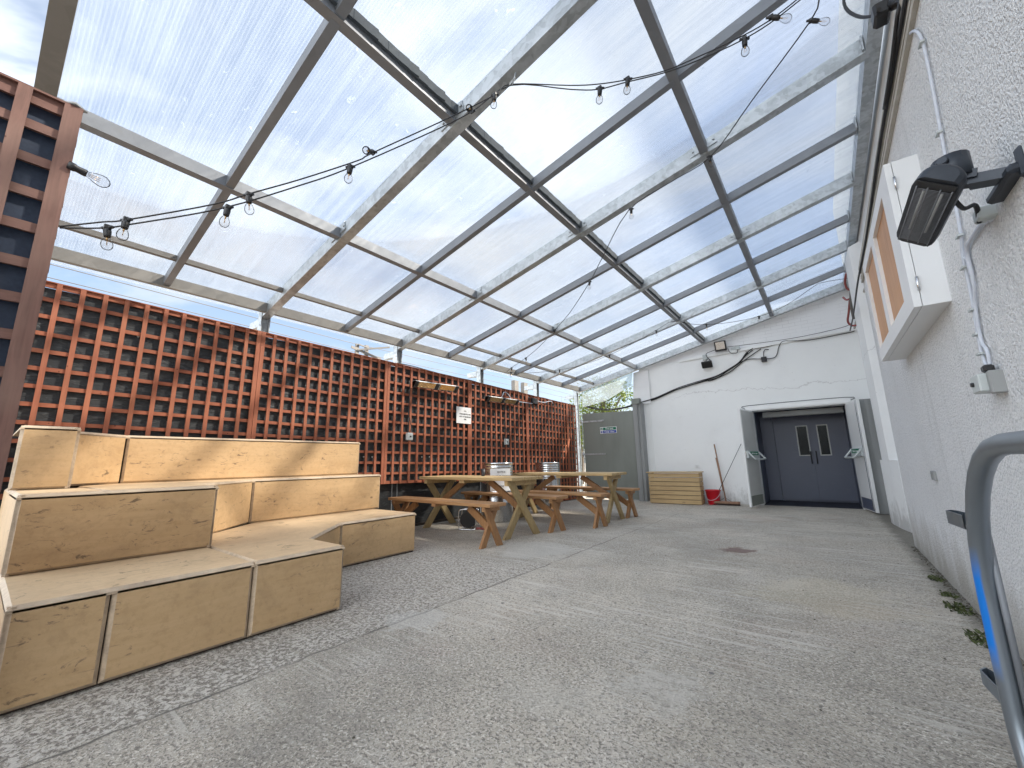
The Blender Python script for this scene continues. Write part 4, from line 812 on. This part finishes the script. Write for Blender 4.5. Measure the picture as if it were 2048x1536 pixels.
tube(b,smooth_pts([(.80,9.0,4.28),(.74,9.05,4.25),(.70,9.15,4.12),(.72,9.2,4.0),(.80,9.15,3.92)],5),.018,8); tube(b,smooth_pts([(.80,9.2,3.86),(.70,9.35,3.84),(.66,9.5,3.95)],5),.016,8); tube(b,smooth_pts([(.74,9.4,3.85),(.70,9.5,3.65),(.67,9.6,3.50),(.72,9.65,3.42),(.80,9.6,3.40)],5),.018,8); obj('hose',b,'redhose',t)
b=NB(); tube(b,smooth_pts([(.80,9.0,4.1),(.76,9.2,3.9),(.75,9.4,3.7),(.76,9.5,3.5)],4),.03,8); bx(b,.74,.85,8.9,8.96,3.6,4.1); obj('bracket',b,'rail',t)
# white cable and clips down to the isolator
t=thing('white_conduit','white cable clipped down the pebbledashed wall to the isolator box','cable',(.62,2.6,2.5)); b=NB()
q=lambda l,o=.012:[(wx(y)-o,y,z) for y,z in l]
tube(b,smooth_pts(q([(2.70,3.16),(2.62,3.15),(2.52,3.06),(2.48,2.95),(2.50,2.75),(2.537,2.53),(2.57,2.35),(2.588,2.165),(2.62,2.0),(2.66,1.92),(2.685,1.70),(2.735,1.48),(2.70,1.37)]),5),.0065,8)
tube(b,smooth_pts(q([(2.64,1.90),(2.60,1.85),(2.62,1.74),(2.66,1.68),(2.70,1.52),(2.66,1.46),(2.67,1.37)]),5),.0065,8); obj('cable',b,'wcable',t)
for y,z in ((2.48,2.95),(2.55,2.50),(2.62,2.0),(2.665,1.86),(2.69,1.66),(2.72,1.55),(2.735,1.46)): b=NB(); beam(b,(wx(y)-.018,y-.022,z),(wx(y)-.018,y+.022,z),.02,.009); obj('clip',b,'plastic',t)
t=thing('isolator','pale grey isolator box with black gland on the pebbledashed wall','switch',(.6,2.66,1.31)); b=NB(); bx(b,.575,.645,2.615,2.73,1.275,1.355,0,.006); obj('box',b,'plastic',t); b=NB(); bx(b,.60,.65,2.575,2.613,1.262,1.36,0,.004); obj('back_plate',b,'clad',t); b=NB(); bx(b,.595,.63,2.60,2.645,1.357,1.39,0,.008); obj('gland',b,'black',t); b=NB(); lathe(b,[(.011,0),(.009,.012)],(.60,2.731,1.32),(-.0,1,0),8); lathe(b,[(.011,0),(.009,.010)],(.575,2.69,1.315),(-1,0,0),10); obj('knob',b,'black',t)
t=thing('wall_socket','small grey double socket low on the pebbledashed wall','socket',(.645,4.5,.85)); b=NB(); bx(b,wx(4.5)-.02,wx(4.5)+.03,4.46,4.56,.815,.885,0,.004); obj('plate',b,'clad',t)
# patio heater
ht=thing('wall_heater','black infrared patio heater on an arm from the pebbledashed wall','heater',(.43,2.05,2.0))
def hp(y,u,v):   # section frame: tilted about y
    a=R_(38); return (.435+u*math.cos(a)+v*math.sin(a),y,1.985-u*math.sin(a)*-1*-1+v*math.cos(a)) if False else (.435+u*math.cos(a)-v*math.sin(a)*-1,y,1.935-u*math.sin(a)+v*math.cos(a))
sec=[]; W2=.067
for k in range(11):
    a=math.pi*k/10; sec.append((W2*math.cos(a),.018+.045*math.sin(a)))
sec=[(W2,-.01)]+sec+[(-W2,-.01)]
b=NB(); y0,y1=1.85,2.38; Ln=y1-y0; prev=None; n=len(sec)
for yy,sc in ((0,.60),(.012,.80),(.035,.93),(.07,1),(Ln-.07,1),(Ln-.035,.93),(Ln-.012,.80),(Ln,.60)):
    rg=[b.verts.new(hp(y0+yy,u*sc,v if v<0 else v*sc)) for u,v in sec]
    if prev:
        for k in range(n): f=b.faces.new((prev[k],prev[(k+1)%n],rg[(k+1)%n],rg[k])); f.smooth=k<n-2 and k>0
    else: b.faces.new(rg[::-1])
    prev=rg
b.faces.new(prev)
bmesh.ops.recalc_face_normals(b,faces=b.faces[:]); obj('housing',b,'heater',ht)
b=NB()
A=[b.verts.new(hp(y,u,-.0125)) for y,u in ((y0+.02,-W2+.012),(y0+.02,W2-.012),(y1-.02,W2-.012),(y1-.02,-W2+.012))]; B=[b.verts.new(hp(y,u,-.0155)) for y,u in ((y0+.02,-W2+.012),(y0+.02,W2-.012),(y1-.02,W2-.012),(y1-.02,-W2+.012))]
b.faces.new(A); b.faces.new(B[::-1])
for k in range(4): b.faces.new((A[k],A[(k+1)%4],B[(k+1)%4],B[k]))
obj('glass',b,'black',ht)
b=NB(); y=y0+.06
while y<y1-.05: tube(b,[hp(y,-W2+.015,-.019),hp(y,W2-.015,-.019)],.0013,4); y+=.0085
for u in (-.05,-.018,.018,.05): tube(b,[hp(y0+.05,u,-.018),hp(y1-.04,u,-.018)],.0025,4)
obj('grille',b,'grey',ht)
b=NB(); 
for u in (-.026,.026): tube(b,[hp(y0+.07,u,-.017),hp(y1-.15,u,-.017)],.005,6)
obj('element',b,'clad',ht)
b=NB(); lathe(b,[(.05,-.045),(.05,.045)],(.505,2.02,2.03),(0,0,1),16); beam(b,(.45,2.05,2.01),(.56,2.03,1.98),.09,.03); beam(b,(.54,2.03,1.97),(.63,2.0,1.94),.06,.035); bx(b,.60,.655,1.93,2.16,1.915,1.95,0,.01); bx(b,.625,.655,1.92,1.955,1.89,2.0,0,.01); lathe(b,[(.018,0),(.014,.012)],(.475,1.975,2.05),(-.3,-1,.2),10); obj('arm',b,'heater',ht)
b=NB(); tube(b,smooth_pts([(.50,2.08,1.97),(.54,2.15,1.93),(.585,2.20,1.95),(.60,2.26,1.90)],5),.008,6); obj('flex',b,'cable',ht)
b=NB(); bx(b,.59,.645,2.22,2.28,1.90,1.95,0,.006); obj('gland_box',b,'plastic',ht); b=NB(); tube(b,smooth_pts(q([(2.26,1.90),(2.36,1.93),(2.50,1.93),(2.56,1.93),(2.60,1.90),(2.61,1.80)]),5),.009,6); obj('lead',b,'wcable',ht)
# cabinet
cb=thing('wall_cabinet','white wall cabinet with two wood veneer panels on its door, above head height','cabinet',(.58,3.9,1.8))
cx0,cx1,cy0,cy1,cz0,cz1=.500,.66,3.045,4.70,1.815,2.715
b=NB(); bx(b,cx0+.036,cx1,cy0,cy1,cz0,cz1); obj('carcass',b,'cab',cb)
b=NB()
P=[(3.27,3.88),(4.02,4.62)]; za,zb=cz0+.105,cz1-.09
for a,c in ((cy0,P[0][0]),(P[0][1],P[1][0]),(P[1][1],cy1)): bx(b,cx0,cx0+.033,a,c,cz0,cz1)
for a,c in P: bx(b,cx0,cx0+.033,a,c,cz0,za); bx(b,cx0,cx0+.033,a,c,zb,cz1)
dr=obj('door',b,'cab',cb)
for a,c in P: b=NB(); bx(b,cx0+.022,cx0+.030,a,c,za,zb); obj('veneer_panel',b,'veneer',dr)
for z in (cz0+.13,cz1-.14): b=NB(); tube(b,[(cx0+.034,cy0-.006,z-.04),(cx0+.034,cy0-.006,z+.04)],.007,8); obj('hinge',b,'chrome',cb)

# ---------------- barriers at the right ----------------
def barrier(x,y1,zt,zb,rr,label,yb=-1.0,loops=True,r=.0245):
    t=thing('crowd_barrier',label,'barrier',(x,(y1+yb)/2,0),0,'galvanised barriers leaning by the right wall'); R=.46
    pts=[]
    for k in range(9): a=math.pi/2*k/8; pts.append((x,y1-R+R*math.sin(a),zt-R+R*math.cos(a)))
    Q=.27
    for k in range(9): a=math.pi/2*k/8; pts.append((x,y1-Q+Q*math.cos(a),zb+Q-Q*math.sin(a)))
    for k in range(9): a=math.pi/2*k/8; pts.append((x,yb+Q-Q*math.sin(a),zb+Q-Q*math.cos(a)))
    for k in range(9): a=math.pi/2*k/8; pts.append((x,yb+R-R*math.cos(a),zt-R+R*math.sin(a)))
    b=NB(); tube(b,pts,r,20,closed=True); return t,b,pts
BXX=.335
t,b,_=barrier(BXX,1.90,1.032,.02,0,'galvanised tube barrier with rounded corners and a blue paint streak, nearest the camera')
m=MT('tube_with_blue_streak',(.25,.285,.325),.4,.7); Xs=m.sep(); n=m.noise(5,m.vec((6,6,.8)),4); 
mask=m.math('MULTIPLY',m.ramp(m.math('ADD',Xs[0],m.math('MULTIPLY',m.math('SUBTRACT',n,.5),.012)),-.009,-.014),m.math('MULTIPLY',m.ramp(Xs[2],.36,.46),m.ramp(Xs[2],.74,.64)))
nn_=m.noise(3.2,None,6,.7,.5); m.mix(m.ramp(nn_,.45,.68,0,.4),(.22,.25,.28)); m.mix(mask,(.0,.18,.65)); m.l.new(m.ramp(mask,0,1,.8,0),m.p.inputs['Metallic']); M_['bluetube']=m.m
m.l.new(m.ramp(mask,0,1,.33,.55),m.p.inputs['Roughness'])
obj('tube_frame',b,'bluetube',t)
for z in (.80,.31):
    b=NB(); yy=1.90; w=.042
    pts=[(BXX-.018,yy+.005,0),(BXX-.030,yy+.15,0),(BXX-.012,yy+.18,0),(BXX+.0,yy+.15,0),(BXX+.014,yy+.005,0)]
    o=[b.verts.new((p[0],p[1],z-w/2)) for p in pts]; o2=[b.verts.new((p[0],p[1],z+w/2)) for p in pts]
    i_=[b.verts.new((p[0]+.003,p[1]-.004,z-w/2)) for p in pts]; i2=[b.verts.new((p[0]+.003,p[1]-.004,z+w/2)) for p in pts]
    for k in range(4): b.faces.new((o[k],o[k+1],o2[k+1],o2[k])); b.faces.new((i_[k+1],i_[k],i2[k],i2[k+1])); b.faces.new((o2[k],o2[k+1],i2[k+1],i2[k])); b.faces.new((o[k+1],o[k],i_[k],i_[k+1]))
    bmesh.ops.recalc_face_normals(b,faces=b.faces[:]); obj('hook_strap',b,'tube',t)
b=NB(); tube(b,[(BXX+.022,1.875,.86),(BXX+.022,1.875,.20)],.008,8); obj('hinge_rod',b,'grey',t)
b=NB(); bx(b,BXX+.012,BXX+.017,1.90,1.98,.845,.875); obj('lug',b,'grey',t)
b=NB(); bx(b,BXX-.2,BXX+.22,.25,.31,.0,.03); bx(b,BXX-.03,BXX+.03,.25,.31,.03,.145); obj('foot',b,'tube',t)

# ---------------- weeds at the wall foot ----------------
mw=MT('weed_green',(.045,.06,.02),.8); mw.mix(mw.ramp(mw.noise(20,None,3),.4,.6),(.10,.12,.04)); M_['weed']=mw.m
def weed(x,y,s,label):
    t=thing('weed_tuft',label,'weed',(x,y,0),0,'weeds growing along the foot of the right wall'); b=NB()
    for k in range(int(90*s/.1)):
        a=random.uniform(0,6.28); r=s*random.random()**.6; px=r*math.cos(a)*.45; py=r*math.sin(a); h=random.uniform(.003,.014)*s/.1
        w=.007; d=random.uniform(0,6.28); l=Vector((math.cos(d)*w,math.sin(d)*w,0)); tp=Vector((px+random.uniform(-.02,.02),py+random.uniform(-.02,.02),h))
        v=[b.verts.new(Vector((px,py,0))-l),b.verts.new(Vector((px,py,0))+l),b.verts.new(tp+l*.6),b.verts.new(tp-l*.6)]; b.faces.new(v)
    obj('leaves',b,'weed',t,True)
weed(.60,4.95,.11,'small dark weed tuft at the wall foot, furthest from the camera'); weed(.585,4.45,.10,'dark mossy tuft at the wall foot, between two brighter ones'); weed(.575,4.1,.15,'bright green weed tuft at the wall foot, near the socket'); weed(.565,3.5,.15,'bright green weed tuft at the wall foot, beside a pale pebble'); weed(.60,2.2,.2,'dark weed tuft at the wall foot behind the barriers')
b=NB()
for k in range(900):
    y=random.uniform(.5,6.5); x=wx(y)-abs(random.gauss(0,.022))-.004; s=random.uniform(.002,.010); lathe(b,[(s,0),(s*.5,s)],(x,y,-.001),(random.uniform(-.4,.4),random.uniform(-.4,.4),1),5)
md=MT('soil_crumbs',(.09,.08,.06),.95); md.mix(md.ramp(md.noise(30,None,3),.45,.6),(.20,.19,.17)); o=obj('gravel',b,md.m); o['kind']='stuff'; o['label']='dirt and grit along the foot of the right wall'; o['category']='grit'

b=NB()
for k in range(420):
    x=random.uniform(-3.6,.5); y=random.uniform(.6,9.5)**1.0; s_=random.uniform(.002,.0065)
    if x<-2.8 and y<3.4: continue
    lathe(b,[(s_,0),(s_*.95,s_*.4),(s_*.4,s_*.8)],(x,y,-.0005),(random.uniform(-.3,.3),random.uniform(-.3,.3),1),5)
o=obj('loose_grit',b,md.m); o['kind']='stuff'; o['label']='loose grit scattered over the concrete yard'; o['category']='grit'
# ---------------- trees beyond the gate ----------------
ml=MT('leaf_green',(.10,.15,.03),.6,0,.3); ml.mix(ml.ramp(ml.noise(1.8,None,3),.4,.65),(.20,.24,.05)); ml.mix(ml.ramp(ml.noise(9,None,3),.5,.7,0,.7),(.04,.065,.015)); M_['leaf']=ml.m
M_['bark']=MT('bark',(.10,.08,.06),.9).m
def tree(x,y,h,cr,n,label):
    t=thing('tree',label,'tree',(x,y,0),0,'leafy trees beyond the gate'); b=NB(); tube(b,smooth_pts([(0,0,0),(.05,0,h*.3),(-.05,.05,h*.6),(0,0,h*.85)],4),.1,8); 
    tips=[]
    for k in range(9):
        a=random.uniform(0,6.28); z0=random.uniform(.25,.6)*h; e=Vector((math.cos(a)*cr*random.uniform(.5,.9),math.sin(a)*cr*random.uniform(.5,.9),z0+random.uniform(.15,.4)*h)); tube(b,[(0,0,z0),e*.5+Vector((0,0,z0*.5)),e],.03,5); tips.append(e)
    obj('trunk',b,'bark',t,True); b=NB()
    tips+= [Vector((random.gauss(0,cr*.45),random.gauss(0,cr*.45),random.uniform(.45,.98)*h)) for _ in range(26)]
    for k in range(n):
        c=random.choice(tips); p=c+Vector((random.gauss(0,.26),random.gauss(0,.26),random.gauss(0,.22))); s=random.uniform(.035,.08)
        u=Vector((random.gauss(0,1),random.gauss(0,1),random.gauss(0,.6))).normalized(); v=u.cross(Vector((random.gauss(0,1),random.gauss(0,1),random.gauss(0,1)))).normalized()
        b.faces.new([b.verts.new(q_) for q_ in (p-u*s,p+v*s*.45,p+u*s,p-v*s*.45)])
    obj('crown',b,'leaf',t,True)
tree(-6.9,15.2,4.1,1.1,5200,'leafy green tree seen through the gap above the gate, right of the film'); tree(-8.6,16.2,3.6,1.2,4200,'lower leafy tree seen just over the top of the gate')

# ---------------- behind the fence ----------------
t=thing('pallet_frame','weathered wooden cross frame showing above the fence beside the second post','frame',(-9,5.6,3.8)); b=NB()
bx(b,-9.03,-8.97,5.36,5.44,0,4.0); bx(b,-9.03,-8.97,5.62,5.71,0,4.02); beam(b,(-8.96,5.22,3.88),(-8.96,6.08,3.72),.03,.06); beam(b,(-8.95,5.40,3.84),(-8.7,6.15,4.02),.03,.04); beam(b,(-8.94,5.4,3.98),(-8.94,5.72,3.94),.03,.03); obj('frame',b,'rail',t)
for y,lab in ((12.05,'left of two square grey posts standing beyond the fence'),(12.65,'right of two square grey posts standing beyond the fence')):
    t=thing('steel_post',lab,'post',(-9,y,0),0,'grey posts beyond the fence'); b=NB(); bx(b,-9.12,-8.95,y-.12,y+.12,0,4.05); obj('post',b,'rail',t)
t=thing('overhead_wires','thin overhead wires with droppers crossing the sky beyond the fence','wires',(-14,12,5)); b=NB()
for z,x in ((4.95,-14),(5.45,-14.1),(5.75,-14.0)): tube(b,[(x,-4,z+.15),(x,8,z-.1),(x,20,z),(x,34,z-.1),(x,60,z)],.012,5)
for y in (19.5,21,24,27,30): tube(b,[(-14,y,4.95),(-14,y,5.45)],.008,4)
obj('wires',b,'rail',t)
